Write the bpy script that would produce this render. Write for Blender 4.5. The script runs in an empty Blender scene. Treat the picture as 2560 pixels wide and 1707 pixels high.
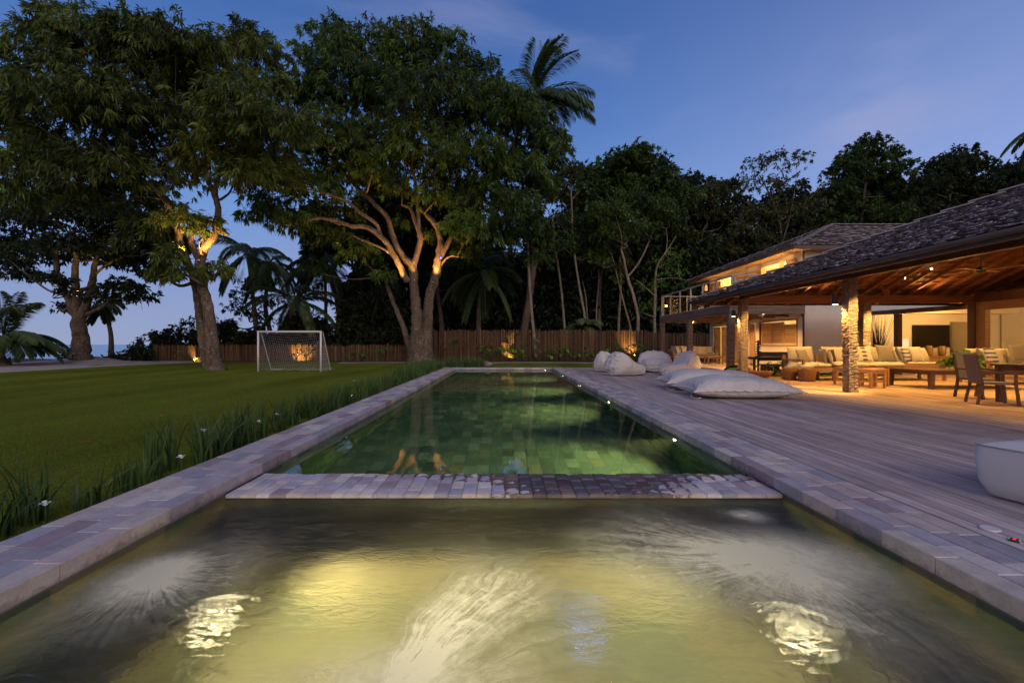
import bpy, math, random
import numpy as np
from mathutils import Vector, Matrix
random.seed(7); rng = np.random.default_rng(11)
PI = math.pi
C = bpy.context.scene.collection
scene = bpy.context.scene

# ------------------------------------------------------------------ camera
F, U0, V0, H = 1138.0, 1260.0, 860.0, 1.3          # focal (px of the 2560 wide photo), vanishing point, eye height
def P(u, v, y):                                     # a photo pixel at depth y -> world point
    return ((u - U0) * y / F, y, H - (v - V0) * y / F)
cd = bpy.data.cameras.new('camera'); cam = bpy.data.objects.new('camera', cd); C.objects.link(cam)
cam.location = (0, 0, H); cam.rotation_euler = (PI / 2, 0, 0)
cd.sensor_width = 36; cd.lens = F / 2560 * 36
cd.shift_x = 20 / 2560; cd.shift_y = 6.5 / 2560
cd.clip_start = 0.05; cd.clip_end = 6000
scene.camera = cam
scene.view_settings.view_transform = 'Standard'; scene.view_settings.look = 'None'
scene.view_settings.exposure = 0; scene.view_settings.gamma = 1
scene.render.engine = 'CYCLES'
cy = scene.cycles
cy.use_denoising = True
cy.max_bounces = 7; cy.diffuse_bounces = 3; cy.glossy_bounces = 3; cy.transmission_bounces = 5; cy.transparent_max_bounces = 10
cy.sample_clamp_indirect = 4.0; cy.sample_clamp_direct = 0
cy.use_adaptive_sampling = False
cy.caustics_reflective = False; cy.caustics_refractive = True; cy.blur_glossy = 0.5
cy.use_light_tree = True

# ------------------------------------------------------------------ node helpers
class N:
    def __init__(s, nt): s.t = nt
    def n(s, typ, **kw):
        x = s.t.nodes.new(typ)
        for k, v in kw.items():
            if hasattr(x, k): setattr(x, k, v)
        return x
    def l(s, a, b): s.t.links.new(a, b)
    def setin(s, node, i, val):
        if isinstance(val, bpy.types.NodeSocket): s.l(val, node.inputs[i])
        elif val is not None: node.inputs[i].default_value = val
    def m(s, op, a, b=None, c=None, clamp=False):
        x = s.n('ShaderNodeMath', operation=op); x.use_clamp = clamp
        s.setin(x, 0, a)
        if b is not None: s.setin(x, 1, b)
        if c is not None: s.setin(x, 2, c)
        return x.outputs[0]
    def vm(s, op, a, b=None, scale=None):
        x = s.n('ShaderNodeVectorMath', operation=op); s.setin(x, 0, a)
        if b is not None: s.setin(x, 1, b)
        if scale is not None: s.setin(x, 3, scale)
        return x.outputs['Value'] if op in ('LENGTH', 'DOT_PRODUCT', 'DISTANCE') else x.outputs[0]
    def mix(s, f, a, b, blend='MIX'):
        x = s.n('ShaderNodeMix', data_type='RGBA'); x.blend_type = blend
        s.setin(x, 0, f); s.setin(x, 6, a); s.setin(x, 7, b)
        return x.outputs[2]
    def ramp(s, f, stops, interp='LINEAR'):
        x = s.n('ShaderNodeValToRGB'); s.l(f, x.inputs[0]); e = x.color_ramp.elements
        x.color_ramp.interpolation = interp
        while len(e) < len(stops): e.new(0.5)
        for i, (p, c) in enumerate(stops):
            e[i].position = p
            e[i].color = (c[0], c[1], c[2], 1) if hasattr(c, '__len__') else (c, c, c, 1)
        return x.outputs[0]
    def noise(s, vec, scale, detail=3, rough=0.5, dist=0.0):
        x = s.n('ShaderNodeTexNoise'); s.setin(x, 'Vector', vec)
        x.inputs['Scale'].default_value = scale; x.inputs['Detail'].default_value = detail
        x.inputs['Roughness'].default_value = rough; x.inputs['Distortion'].default_value = dist
        return x.outputs[0]
    def mapr(s, v, a, b, c=0.0, d=1.0, smooth=False):
        x = s.n('ShaderNodeMapRange'); x.interpolation_type = 'SMOOTHSTEP' if smooth else 'LINEAR'
        s.setin(x, 0, v)
        for i, q in enumerate((a, b, c, d)): x.inputs[i + 1].default_value = q
        return x.outputs[0]
    def scale(s, vec, sc):
        return s.vm('MULTIPLY', vec, tuple(sc))

# ------------------------------------------------------------------ world: dusk sky, afterglow behind the camera
w = bpy.data.worlds.new('World'); scene.world = w; w.use_nodes = True
wn = N(w.node_tree); w.node_tree.nodes.clear()
tc = wn.n('ShaderNodeTexCoord'); D = tc.outputs['Generated']
sx = wn.n('ShaderNodeSeparateXYZ'); wn.l(D, sx.inputs[0]); X, Y, Z = sx.outputs
base = wn.ramp(wn.m('MAXIMUM', Z, 0.0), [(0.0, (.31, .37, .56)), (0.12, (.235, .325, .60)), (0.25, (.165, .31, .66)), (0.42, (.085, .20, .52)), (0.62, (.045, .118, .36)), (1.0, (.045, .095, .30))])
side = wn.mapr(X, 0.0, 0.85, 0.0, 1.0, True)
rcol = wn.ramp(wn.m('MAXIMUM', Z, 0.0), [(0.0, (.42, .45, .66)), (0.25, (.285, .39, .74)), (0.55, (.13, .20, .47)), (1.0, (.05, .095, .3))])
front = wn.mix(side, base, rcol)
cn = wn.noise(wn.scale(D, (1.2, 1.2, 3.2)), 1.6, 5, 0.55, 0.4)
cl = wn.m('MULTIPLY', wn.mapr(cn, 0.48, 0.75, 0, 1, True), wn.mapr(X, -0.5, 0.6, 0.25, 0.95))
front = wn.mix(wn.m('MULTIPLY', cl, 0.62), front, (.36, .385, .62, 1))
glow = wn.m('MULTIPLY', wn.mapr(Y, 0.15, -0.9, 0, 1, True), wn.mapr(Z, 0.95, 0.0, 0.15, 1, True))
colr = wn.mix(glow, front, (1.12, .86, .76, 1))
sky = wn.n('ShaderNodeTexSky'); sky.sky_type = 'NISHITA'; sky.sun_disc = False
sky.sun_elevation = math.radians(1.0); sky.sun_rotation = math.radians(200)
colr = wn.mix(1.0, colr, wn.vm('SCALE', sky.outputs[0], scale=0.004), 'ADD')
below = wn.mapr(Z, -0.02, 0.0, 0.12, 1)
bg = wn.n('ShaderNodeBackground'); wn.l(wn.vm('SCALE', colr, scale=below), bg.inputs[0]); bg.inputs[1].default_value = 1.0
wo = wn.n('ShaderNodeOutputWorld'); wn.l(bg.outputs[0], wo.inputs[0])

# the broad afterglow of the set sun, behind and left of the camera
sl = bpy.data.lights.new('afterglow', 'SUN'); sl.energy = 0.85; sl.angle = math.radians(38); sl.color = (1, .90, .74)
so = bpy.data.objects.new('afterglow_sun', sl); C.objects.link(so)
so.rotation_euler = Vector((-0.25, 0.80, -0.5)).to_track_quat('-Z', 'Y').to_euler()

# ------------------------------------------------------------------ scene helpers
def tag(o, label=None, cat=None, group=None, kind=None):
    if label: o['label'] = label
    if cat: o['category'] = cat
    if group: o['group'] = group
    if kind: o['kind'] = kind
    return o
def empty(name, loc, label, cat, group=None, rz=0):
    o = bpy.data.objects.new(name, None); C.objects.link(o); o.location = loc; o.rotation_euler = (0, 0, rz)
    o.empty_display_size = 0.2
    return tag(o, label, cat, group)
def kids(o): return [c for c in bpy.data.objects if c.parent == o]
def copy_tree(o, parent=None):
    ks = kids(o); c = o.copy(); C.objects.link(c); c.parent = parent
    for k in ks: copy_tree(k, c)
    return c

class MB:
    """collects shapes and links them as ONE mesh"""
    def __init__(s): s.v = []; s.f = []; s.n = 0; s.smooth = []; s.attr = []
    def add(s, vs, fs, smooth=False, tone=0.5):
        vs = np.asarray(vs, float).reshape(-1, 3)
        s.v.append(vs)
        for f in fs: s.f.append([i + s.n for i in f])
        s.smooth += [smooth] * len(fs); s.attr += [tone] * len(fs)
        s.n += len(vs); return s
    def box(s, a, b, rot=None, piv=None, tone=0.5, smooth=False):
        x0, y0, z0 = a; x1, y1, z1 = b
        vs = np.array([(x0,y0,z0),(x1,y0,z0),(x1,y1,z0),(x0,y1,z0),(x0,y0,z1),(x1,y0,z1),(x1,y1,z1),(x0,y1,z1)], float)
        if rot is not None:
            p = np.array(piv if piv is not None else ((x0+x1)/2,(y0+y1)/2,(z0+z1)/2))
            M = np.array(Matrix.Rotation(rot[1], 3, rot[0])); vs = (vs - p) @ M.T + p
        return s.add(vs, [(0,3,2,1),(4,5,6,7),(0,1,5,4),(1,2,6,5),(2,3,7,6),(3,0,4,7)], smooth, tone)
    def cbox(s, c, size, rot=None, **k):
        c = np.array(c); h = np.array(size) / 2
        return s.box(c - h, c + h, rot, c if rot is not None else None, **k)
    def bar(s, p, q, w, h, up=(0, 0, 1), tone=0.5):
        """a w x h bar from p to q"""
        p = np.array(p, float); q = np.array(q, float); d = q - p; d /= np.linalg.norm(d)
        sd = np.cross(d, up)
        if np.linalg.norm(sd) < 1e-6: sd = np.cross(d, (0, 1, 0))
        sd /= np.linalg.norm(sd); u = np.cross(sd, d)
        vs = []
        for b in (p, q):
            for i, j in ((-1,-1),(1,-1),(1,1),(-1,1)): vs.append(b + sd*i*w/2 + u*j*h/2)
        return s.add(vs, [(0,1,2,3),(7,6,5,4),(0,4,5,1),(1,5,6,2),(2,6,7,3),(3,7,4,0)], False, tone)
    def tube(s, pts, rad, sides=8, cap=True, noise=0.0, smooth=True, tone=0.5):
        pts = np.array(pts, float); n = len(pts)
        rad = np.full(n, rad) if np.isscalar(rad) else np.array(rad, float)
        tg = np.gradient(pts, axis=0); tg /= np.linalg.norm(tg, axis=1)[:, None] + 1e-9
        ref = np.array((0, 1, 0.0)) if abs(tg[0][1]) < 0.9 else np.array((1.0, 0, 0))
        vs = []
        a = np.linspace(0, 2*PI, sides, endpoint=False)
        for i in range(n):
            sd = np.cross(tg[i], ref); sd /= np.linalg.norm(sd) + 1e-9; ref2 = np.cross(sd, tg[i]); ref = ref2
            r = rad[i] * (1 + noise * rng.normal(size=sides)) if noise else np.full(sides, rad[i])
            vs.append(pts[i] + np.outer(np.cos(a)*r, sd) + np.outer(np.sin(a)*r, ref2))
        vs = np.vstack(vs); fs = []
        for i in range(n-1):
            for k in range(sides):
                k2 = (k+1) % sides
                fs.append((i*sides+k, i*sides+k2, (i+1)*sides+k2, (i+1)*sides+k))
        if cap: fs.append(tuple(range(sides-1, -1, -1))); fs.append(tuple((n-1)*sides + k for k in range(sides)))
        return s.add(vs, fs, smooth, tone)
    def cyl(s, c, r, z0, z1, sides=16, r2=None):
        return s.tube([(c[0], c[1], z0), (c[0], c[1], z1)], [r, r if r2 is None else r2], sides, smooth=False)
    def lathe(s, c, prof, sides=20, smooth=True):
        vs = []; n = len(prof)
        for r, z in prof:
            for k in range(sides):
                a = 2*PI*k/sides; vs.append((c[0]+r*math.cos(a), c[1]+r*math.sin(a), c[2]+z))
        fs = [(i*sides+k, i*sides+(k+1)%sides, (i+1)*sides+(k+1)%sides, (i+1)*sides+k) for i in range(n-1) for k in range(sides)]
        fs.append(tuple(range(sides-1,-1,-1))); fs.append(tuple((n-1)*sides+k for k in range(sides)))
        return s.add(vs, fs, smooth)
    def build(s, name, mat, parent=None, world=False, shade=None):
        v = np.vstack(s.v)
        if parent is not None and world: v = v - np.array(parent.location)
        me = bpy.data.meshes.new(name); me.from_pydata(v.tolist(), [], s.f)
        me.polygons.foreach_set('use_smooth', s.smooth)
        at = me.attributes.new('tone', 'FLOAT', 'FACE'); at.data.foreach_set('value', s.attr)
        me.update(); return link(name, me, mat, parent)
def link(name, me, mat, parent=None):
    if mat: me.materials.append(mat)
    o = bpy.data.objects.new(name, me); C.objects.link(o)
    if parent is not None: o.parent = parent
    return o
def fastmesh(name, verts, faces, mat, parent=None, tone=None, smooth=False, off=None):
    """verts Nx3, faces Mxk (all the same k) as numpy arrays"""
    if off is not None: verts = verts - np.array(off)
    k = faces.shape[1]; me = bpy.data.meshes.new(name)
    me.vertices.add(len(verts)); me.vertices.foreach_set('co', verts.astype(np.float32).ravel())
    me.loops.add(faces.size); me.loops.foreach_set('vertex_index', faces.astype(np.int32).ravel())
    me.polygons.add(len(faces)); me.polygons.foreach_set('loop_start', np.arange(0, faces.size, k, dtype=np.int32))
    me.polygons.foreach_set('use_smooth', np.full(len(faces), smooth))
    if tone is not None:
        at = me.attributes.new('tone', 'FLOAT', 'FACE'); at.data.foreach_set('value', tone.astype(np.float32))
    me.update(calc_edges=True); return link(name, me, mat, parent)
def smooth_path(pts, rad, k=5):
    pts = np.array(pts, float); rad = np.array(rad, float); n = len(pts); out = []; ro = []
    for i in range(n-1):
        p0 = pts[max(i-1,0)]; p1 = pts[i]; p2 = pts[i+1]; p3 = pts[min(i+2,n-1)]
        for t in np.linspace(0, 1, k, endpoint=False):
            out.append(0.5*((2*p1)+(-p0+p2)*t+(2*p0-5*p1+4*p2-p3)*t*t+(-p0+3*p1-3*p2+p3)*t**3))
            ro.append(rad[i]*(1-t)+rad[i+1]*t)
    out.append(pts[-1]); ro.append(rad[-1]); return np.array(out), np.array(ro)

# ------------------------------------------------------------------ materials
def newmat(name):
    m = bpy.data.materials.new(name); m.use_nodes = True; m.node_tree.nodes.clear(); return m, N(m.node_tree)
def fin(m, n, surf):
    o = n.n('ShaderNodeOutputMaterial'); n.l(surf, o.inputs[0]); return m
def pbsdf(n, col, rough=0.6, spec=0.4, bump=None, bs=0.3, bd=0.01, metal=0.0):
    b = n.n('ShaderNodeBsdfPrincipled'); n.setin(b, 'Base Color', col if isinstance(col, bpy.types.NodeSocket) else (*col[:3], 1))
    n.setin(b, 'Roughness', rough); n.setin(b, 'Specular IOR Level', spec); n.setin(b, 'Metallic', metal)
    if bump is not None:
        bp = n.n('ShaderNodeBump'); bp.inputs['Strength'].default_value = bs; bp.inputs['Distance'].default_value = bd
        n.l(bump, bp.inputs['Height']); n.l(bp.outputs[0], b.inputs['Normal'])
    return b.outputs[0]
def mat_plain(name, c, rough=0.6, var=0.15, ns=4.0, spec=0.4, bs=0.2, bd=0.006, bns=40, stretch=(1,1,1), metal=0.0, tone=0.0):
    """one colour with blotchy variation, fine bump, optional per-piece tone"""
    m, n = newmat(name); t = n.n('ShaderNodeTexCoord').outputs['Object']; sv = n.scale(t, stretch)
    f = n.noise(sv, ns, 4, 0.6)
    k = n.mapr(f, 0.3, 0.7, 1-var, 1+var)
    if tone:
        a = n.n('ShaderNodeNewGeometry').outputs['Random Per Island']
        k = n.m('MULTIPLY', k, n.mapr(a, 0, 1, 1-tone, 1+tone))
    col = n.vm('SCALE', (c[0], c[1], c[2]), scale=k)
    return fin(m, n, pbsdf(n, col, rough, spec, n.noise(sv, bns, 3), bs, bd, metal))
def mat_emit(name, c, s):
    m, n = newmat(name); e = n.n('ShaderNodeEmission'); e.inputs[0].default_value = (*c, 1); e.inputs[1].default_value = s
    return fin(m, n, e.outputs[0])
def mat_wood(name, a, b, axis=1, rough=0.65, sc=1.0, bs=0.35, tone=0.25, spec=0.3):
    m, n = newmat(name); t = n.n('ShaderNodeTexCoord').outputs['Object']
    st = [14*sc, 14*sc, 14*sc]; st[axis] = 0.9*sc
    isl = n.n('ShaderNodeNewGeometry').outputs['Random Per Island']
    off = n.n('ShaderNodeCombineXYZ'); n.l(n.m('MULTIPLY', isl, 37.0), off.inputs[0]); n.l(n.m('MULTIPLY', isl, 91.0), off.inputs[1]); n.l(n.m('MULTIPLY', isl, 53.0), off.inputs[2])
    v = n.vm('ADD', n.scale(t, st), off.outputs[0])
    f = n.noise(v, 1.0, 5, 0.65, 0.6)
    col = n.mix(n.mapr(f, 0.3, 0.7), (*a, 1), (*b, 1))
    col = n.vm('SCALE', col, scale=n.mapr(isl, 0, 1, 1-tone, 1+tone))
    return fin(m, n, pbsdf(n, col, rough, spec, f, bs, 0.01))
def mat_leaf(name, dark, light, trans=0.25, rough=0.5):
    m, n = newmat(name)
    a = n.n('ShaderNodeAttribute'); a.attribute_name = 'tone'
    col = n.ramp(a.outputs['Fac'], [(0, dark), (0.7, light), (1.0, tuple(min(1, x*1.5) for x in light))])
    b = pbsdf(n, col, rough, 0.3)
    tr = n.n('ShaderNodeBsdfTranslucent'); n.l(n.mix(1.0, col, (1.0, 1.15, .5, 1), 'MULTIPLY'), tr.inputs[0])
    mx = n.n('ShaderNodeMixShader'); mx.inputs[0].default_value = trans; n.l(b, mx.inputs[1]); n.l(tr.outputs[0], mx.inputs[2])
    return fin(m, n, mx.outputs[0])
def stone_mat(name, cols, rough=0.75, wet=False, ns=6, bump=0.5, splash=False):
    m, n = newmat(name); g = n.n('ShaderNodeNewGeometry'); isl = g.outputs['Random Per Island']
    t = n.n('ShaderNodeTexCoord').outputs['Object']
    st = [(i/len(cols), c) for i, c in enumerate(cols)]
    col = n.ramp(isl, st, 'CONSTANT')
    f = n.noise(t, ns, 6, 0.65); f2 = n.noise(t, ns*9, 3)
    col = n.vm('SCALE', col, scale=n.m('MULTIPLY', n.mapr(f, 0.3, 0.7, 0.8, 1.18), n.mapr(f2, 0.3, 0.7, 0.93, 1.07)))
    if wet:
        sp = n.n('ShaderNodeSeparateXYZ'); n.l(t, sp.inputs[0])
        wn_ = n.noise(t, 2.2, 4, 0.6)
        # dry islands stay pale, wet joints and the lapping middle are dark and glossy
        edge = n.mapr(sp.outputs[1], 4.52, 4.95, 0, 0.22)
        mid = n.m('MULTIPLY', n.mapr(n.m('ABSOLUTE', n.m('SUBTRACT', sp.outputs[0], 0.85)), 0.2, 1.25, 0.42, 0, True), n.mapr(sp.outputs[1], 4.32, 4.5, .7, 1))
        joint = n.n('ShaderNodeAttribute'); joint.attribute_name = 'edge'
        wv = n.m('ADD', n.m('ADD', n.m('ADD', edge, mid), n.m('MULTIPLY', n.m('SUBTRACT', n.noise(t, 9, 5, 0.7), 0.5), 0.5)), n.m('MULTIPLY', n.mapr(sp.outputs[0], -2.0, -0.6, 0, 1), n.m('MULTIPLY', joint.outputs['Fac'], 0.22)))
        wm = n.mapr(wv, 0.30, 0.34, 0, 1, True)
        col = n.mix(wm, col, n.vm('MULTIPLY', col, (.34, .30, .30)))
        rg = n.m('SUBTRACT', rough, n.m('MULTIPLY', wm, rough-0.12))
        return fin(m, n, pbsdf(n, col, rg, 0.5, f, 0.15, 0.01))
    if splash:                                       # water marks low on the faces near the waterline
        sp = n.n('ShaderNodeSeparateXYZ'); n.l(t, sp.inputs[0]); sn = n.noise(t, 14, 6, .75); st2 = n.noise(t, 1.1, 3)
        wm = n.mapr(n.m('ADD', sp.outputs[2], n.m('MULTIPLY', n.m('SUBTRACT', n.m('ADD', n.m('MULTIPLY', sn, .6), n.m('MULTIPLY', st2, .5)), .55), .34)), -.072, -.105, 0, .6)
        col = n.mix(wm, col, n.vm('MULTIPLY', col, (.42, .36, .34)))
        pt = n.mapr(st2, .58, .7, 0, .4, True); col = n.mix(pt, col, n.vm('MULTIPLY', col, (.85, .72, .64)))
    return fin(m, n, pbsdf(n, col, rough, 0.35, n.m('ADD', f, n.m('MULTIPLY', f2, 0.3)), bump, 0.01))

M = {}
STC = [(.41,.35,.36), (.31,.295,.335), (.48,.395,.37), (.37,.345,.395), (.50,.43,.38), (.31,.24,.26), (.43,.375,.39), (.34,.30,.33), (.56,.49,.46)]
M['stone'] = stone_mat('stone_coping', STC, splash=True)
M['stone_wet'] = stone_mat('stone_divider', [tuple(x*1.2 for x in c) for c in STC], wet=True)
M['grout'] = mat_plain('grout', (.16,.14,.14), .9)
M['tile'] = stone_mat('green_stone_tile', [(.105,.20,.135),(.12,.225,.15),(.09,.18,.125),(.15,.27,.18),(.115,.21,.14),(.20,.32,.21),(.10,.19,.135),(.07,.135,.095),(.17,.23,.13)], rough=.6, bump=.3, ns=3)
M['tile_spa'] = stone_mat('olive_stone_tile', [(.07,.08,.05),(.10,.095,.055),(.045,.055,.035),(.13,.11,.06),(.08,.066,.04),(.055,.072,.045)], rough=.6, bump=.3, ns=3)
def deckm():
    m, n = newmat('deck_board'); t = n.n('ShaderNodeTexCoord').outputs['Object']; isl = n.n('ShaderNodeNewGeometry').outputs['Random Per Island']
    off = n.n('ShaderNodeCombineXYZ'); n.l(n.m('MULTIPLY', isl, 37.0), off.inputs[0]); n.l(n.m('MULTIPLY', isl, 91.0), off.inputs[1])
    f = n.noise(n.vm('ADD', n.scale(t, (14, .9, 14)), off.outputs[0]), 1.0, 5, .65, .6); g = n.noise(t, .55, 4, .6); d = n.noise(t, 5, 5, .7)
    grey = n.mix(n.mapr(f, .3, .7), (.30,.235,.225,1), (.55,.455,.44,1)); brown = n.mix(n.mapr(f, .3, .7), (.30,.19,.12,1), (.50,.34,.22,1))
    sp = n.n('ShaderNodeSeparateXYZ'); n.l(t, sp.inputs[0]); warm_tint = n.mapr(n.m('ADD', sp.outputs[0], n.m('MULTIPLY', isl, .8)), 8.4, 10.2, 0, 1, True)
    col = n.mix(warm_tint, grey, brown)                   # warm lamp light put into the board colour under the roof
    k = n.m('MULTIPLY', n.m('MULTIPLY', n.mapr(isl, 0, 1, .76, 1.2), n.mapr(g, .3, .7, .84, 1.14)), n.mapr(d, .25, .75, .86, 1.12))
    return fin(m, n, pbsdf(n, n.vm('SCALE', col, scale=k), .6, .3, f, .5, .01))
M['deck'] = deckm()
def canvas():
    m, n = newmat('canvas'); t = n.n('ShaderNodeTexCoord').outputs['Object']
    f = n.noise(t, 2.0, 3); a = n.noise(n.scale(t, (1, 1, 1.6)), 3.2, 3, .5, 1.6); b = n.noise(t, 260, 2)
    cr = n.m('SUBTRACT', 1.0, n.m('ABSOLUTE', n.m('MULTIPLY', n.m('SUBTRACT', a, .5), 7.0)))
    cr = n.mapr(cr, 0.0, 1.0, 0, 1, True)
    h = n.m('ADD', n.m('ADD', n.m('MULTIPLY', a, .9), n.m('MULTIPLY', cr, .35)), n.m('MULTIPLY', b, .03))
    return fin(m, n, pbsdf(n, n.vm('SCALE', (.58,.545,.545), scale=n.mapr(f, .3, .7, .94, 1.05)), .85, .15, h, .8, .032))
M['white_fabric'] = canvas()
M['cream'] = mat_plain('cream_fabric', (.52,.47,.38), .85, .07, 3, .15, .3, .004, 220)
M['taupe'] = mat_plain('taupe_fabric', (.25,.22,.17), .85, .08, 3, .15, .3, .004, 220)
M['greyfab'] = mat_plain('grey_fabric', (.25,.24,.26), .85, .08, 3, .15, .3, .004, 220)
M['darkfab'] = mat_plain('dark_fabric', (.04,.035,.035), .85, .1, 3)
M['wall'] = mat_plain('white_plaster', (.74,.70,.66), .85, .04, 1.5, .2, .2, .004, 30)
M['teak'] = mat_wood('teak', (.28,.15,.07), (.42,.24,.12), 0, .5, 1.2, .2)
M['darkwood'] = mat_wood('dark_wood', (.07,.035,.02), (.13,.065,.035), 0, .4, 1.2, .2)
M['beam'] = mat_wood('weathered_beam', (.10,.07,.055), (.27,.20,.16), 0, .75, .55, .8, .1)
M['beam_y'] = mat_wood('weathered_beam_long', (.08,.055,.045), (.24,.18,.15), 1, .75, .55, .8, .1)
M['rafter'] = mat_wood('red_brown_rafter', (.14,.052,.022), (.25,.10,.042), 0, .5, 1.0, .2, .15)
M['batten'] = mat_wood('roof_batten', (.16,.065,.03), (.28,.12,.055), 1, .6, 1.0, .2, .3)
M['shutter'] = mat_wood('shutter_wood', (.42,.25,.13), (.55,.34,.19), 1, .5, 1.0, .2, .12)
M['metal_dark'] = mat_plain('dark_metal', (.03,.025,.022), .4, .1)
M['metal_grey'] = mat_plain('grey_metal', (.28,.27,.28), .45, .08)
M['white_paint'] = mat_plain('white_paint', (.62,.58,.60), .35, .04)
M['fascia'] = mat_plain('brown_fascia', (.075,.05,.042), .55, .2, 1.0)
M['shingle'] = stone_mat('wood_shingle', [(.09,.07,.08),(.18,.15,.17),(.06,.048,.055),(.28,.24,.275),(.10,.08,.09),(.045,.036,.042),(.14,.115,.13),(.40,.36,.40),(.07,.058,.065)], rough=.7, ns=10, bump=.6)
M['cap'] = mat_plain('ridge_cap', (.26,.24,.28), .6, .2, 3)
M['lampglow'] = mat_emit('warm_lamp', (1, .74, .38), 14)
M['poollamp'] = mat_emit('pool_lamp_lens', (1, .86, .52), 60)
M['shade'] = mat_emit('lit_lamp_shade', (1, .72, .36), 1.05)
M['amber'] = mat_emit('amber_lantern', (1, .42, .08), 1.7)
M['leafA'] = mat_leaf('mango_leaf', (.017,.029,.006), (.102,.138,.022))
M['leafB'] = mat_leaf('mango_leaf_deep', (.016,.034,.007), (.080,.135,.024))
M['leafC'] = mat_leaf('almond_leaf', (.010,.018,.008), (.030,.045,.016))
M['leafD'] = mat_leaf('forest_leaf', (.014,.030,.008), (.070,.125,.026))
M['leafE'] = mat_leaf('forest_leaf_olive', (.022,.028,.010), (.085,.095,.026))
M['leafF'] = mat_leaf('undergrowth_leaf', (.006,.012,.006), (.022,.036,.014))
M['palm'] = mat_leaf('palm_leaf', (.026,.052,.022), (.12,.17,.07))
M['iris'] = mat_leaf('iris_blade', (.016,.038,.010), (.08,.145,.036), .2, .5)
M['bright'] = mat_leaf('garden_leaf', (.03,.08,.012), (.11,.22,.035), .3, .35)
M['grass'] = mat_leaf('lawn_blade', (.055,.085,.010), (.135,.155,.022), .25, .6)
def bark(name, a, b, bs=1.0):
    m, n = newmat(name); t = n.n('ShaderNodeTexCoord').outputs['Object']
    f = n.noise(n.scale(t, (5, 5, 1.6)), 1.0, 7, .7, 1.0); g = n.noise(t, 1.3, 4, .6); fl = n.noise(n.scale(t, (3, 3, 9)), 2.0, 3, .6)
    col = n.mix(n.mapr(f, .32, .68), (*a, 1), (*b, 1)); col = n.vm('SCALE', col, scale=n.mapr(g, .3, .7, .7, 1.25))
    col = n.mix(n.m('MULTIPLY', n.mapr(fl, .60, .66), 0.45), col, (.50, .46, .42, 1))
    return fin(m, n, pbsdf(n, col, .85, .2, f, bs, .06))
M['bark'] = bark('mango_bark', (.05,.035,.027), (.165,.12,.09))
M['bark_pale'] = bark('pale_bark', (.11,.09,.07), (.25,.21,.165), .5)
M['bark_dark'] = bark('dark_bark', (.05,.035,.03), (.13,.10,.085), .6)
M['stake'] = mat_wood('fence_stake', (.055,.030,.017), (.17,.092,.052), 2, .75, .7, .7, .50)
M['wicker'] = None
def mat_wicker(name, a, b, s=60):
    m, n = newmat(name); t = n.n('ShaderNodeTexCoord').outputs['Object']
    wv = n.n('ShaderNodeTexWave'); wv.bands_direction = 'Z'; n.l(t, wv.inputs[0]); wv.inputs['Scale'].default_value = s/4; wv.inputs['Distortion'].default_value = 3
    f = n.noise(t, s, 2)
    col = n.mix(n.m('MULTIPLY', wv.outputs['Fac'], f), (*a, 1), (*b, 1))
    return fin(m, n, pbsdf(n, col, .7, .3, n.m('ADD', wv.outputs['Fac'], f), .7, .01))
M['wicker'] = mat_wicker('woven_wicker', (.16,.065,.02), (.62,.33,.14))
M['sling'] = mat_wicker('grey_weave', (.15,.13,.13), (.36,.31,.31), 120)
M['tv'] = mat_plain('tv_screen', (.008,.007,.006), .3, .1, spec=.12)
M['rock'] = mat_plain('rock', (.22,.20,.18), .9, .3, 5, .2, .8, .03, 9)
M['soil'] = mat_plain('soil', (.035,.022,.015), .95, .3, 6)
M['amber_glass'] = mat_plain('amber_glass_jar', (.32,.20,.07), .2, .2)
def sand():
    m, n = newmat('pale_sand'); t = n.n('ShaderNodeTexCoord').outputs['Object']
    f = n.noise(t, .9, 5, .6); g = n.noise(t, 14, 3)
    col = n.mix(n.mapr(f, .3, .7), (.30,.25,.235,1), (.44,.385,.365,1))
    return fin(m, n, pbsdf(n, col, .95, .1, n.m('ADD', f, n.m('MULTIPLY', g, .2)), 1.0, .12))
M['sand'] = sand()
def lawnm():
    m, n = newmat('lawn_turf'); t = n.n('ShaderNodeTexCoord').outputs['Object']
    f = n.noise(t, .35, 4, .6); g = n.noise(t, 22, 5, .8); h = n.noise(t, 2.2, 3, .6)
    col = n.mix(n.mapr(f, .3, .7), (.105,.15,.016,1), (.145,.17,.02,1))
    col = n.mix(n.mapr(h, .42, .68, 0, .75), col, (.14,.13,.024,1))
    mw = n.noise(n.scale(t, (.5, .08, 1)), 1.0, 3); col = n.vm('SCALE', col, scale=n.m('MULTIPLY', n.mapr(g, .3, .7, .5, 1.6), n.mapr(mw, .35, .65, .78, 1.2)))
    return fin(m, n, pbsdf(n, col, 1.0, .0, g, 1.0, .05))
M['lawn'] = lawnm()
def seam():
    m, n = newmat('sea_water'); t = n.n('ShaderNodeTexCoord').outputs['Object']
    f = n.noise(n.scale(t, (1, 2.2, 1)), .18, 6, .65)
    col = n.mix(n.noise(t, .01, 4), (.20,.42,.56,1), (.27,.50,.64,1))
    return fin(m, n, pbsdf(n, col, .25, .8, f, .35, .4))
M['sea'] = seam()
M['smooth_canvas'] = mat_plain('smooth_canvas', (.56,.545,.55), .8, .03, 1.5, .2, .3, .003, 300)
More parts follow.
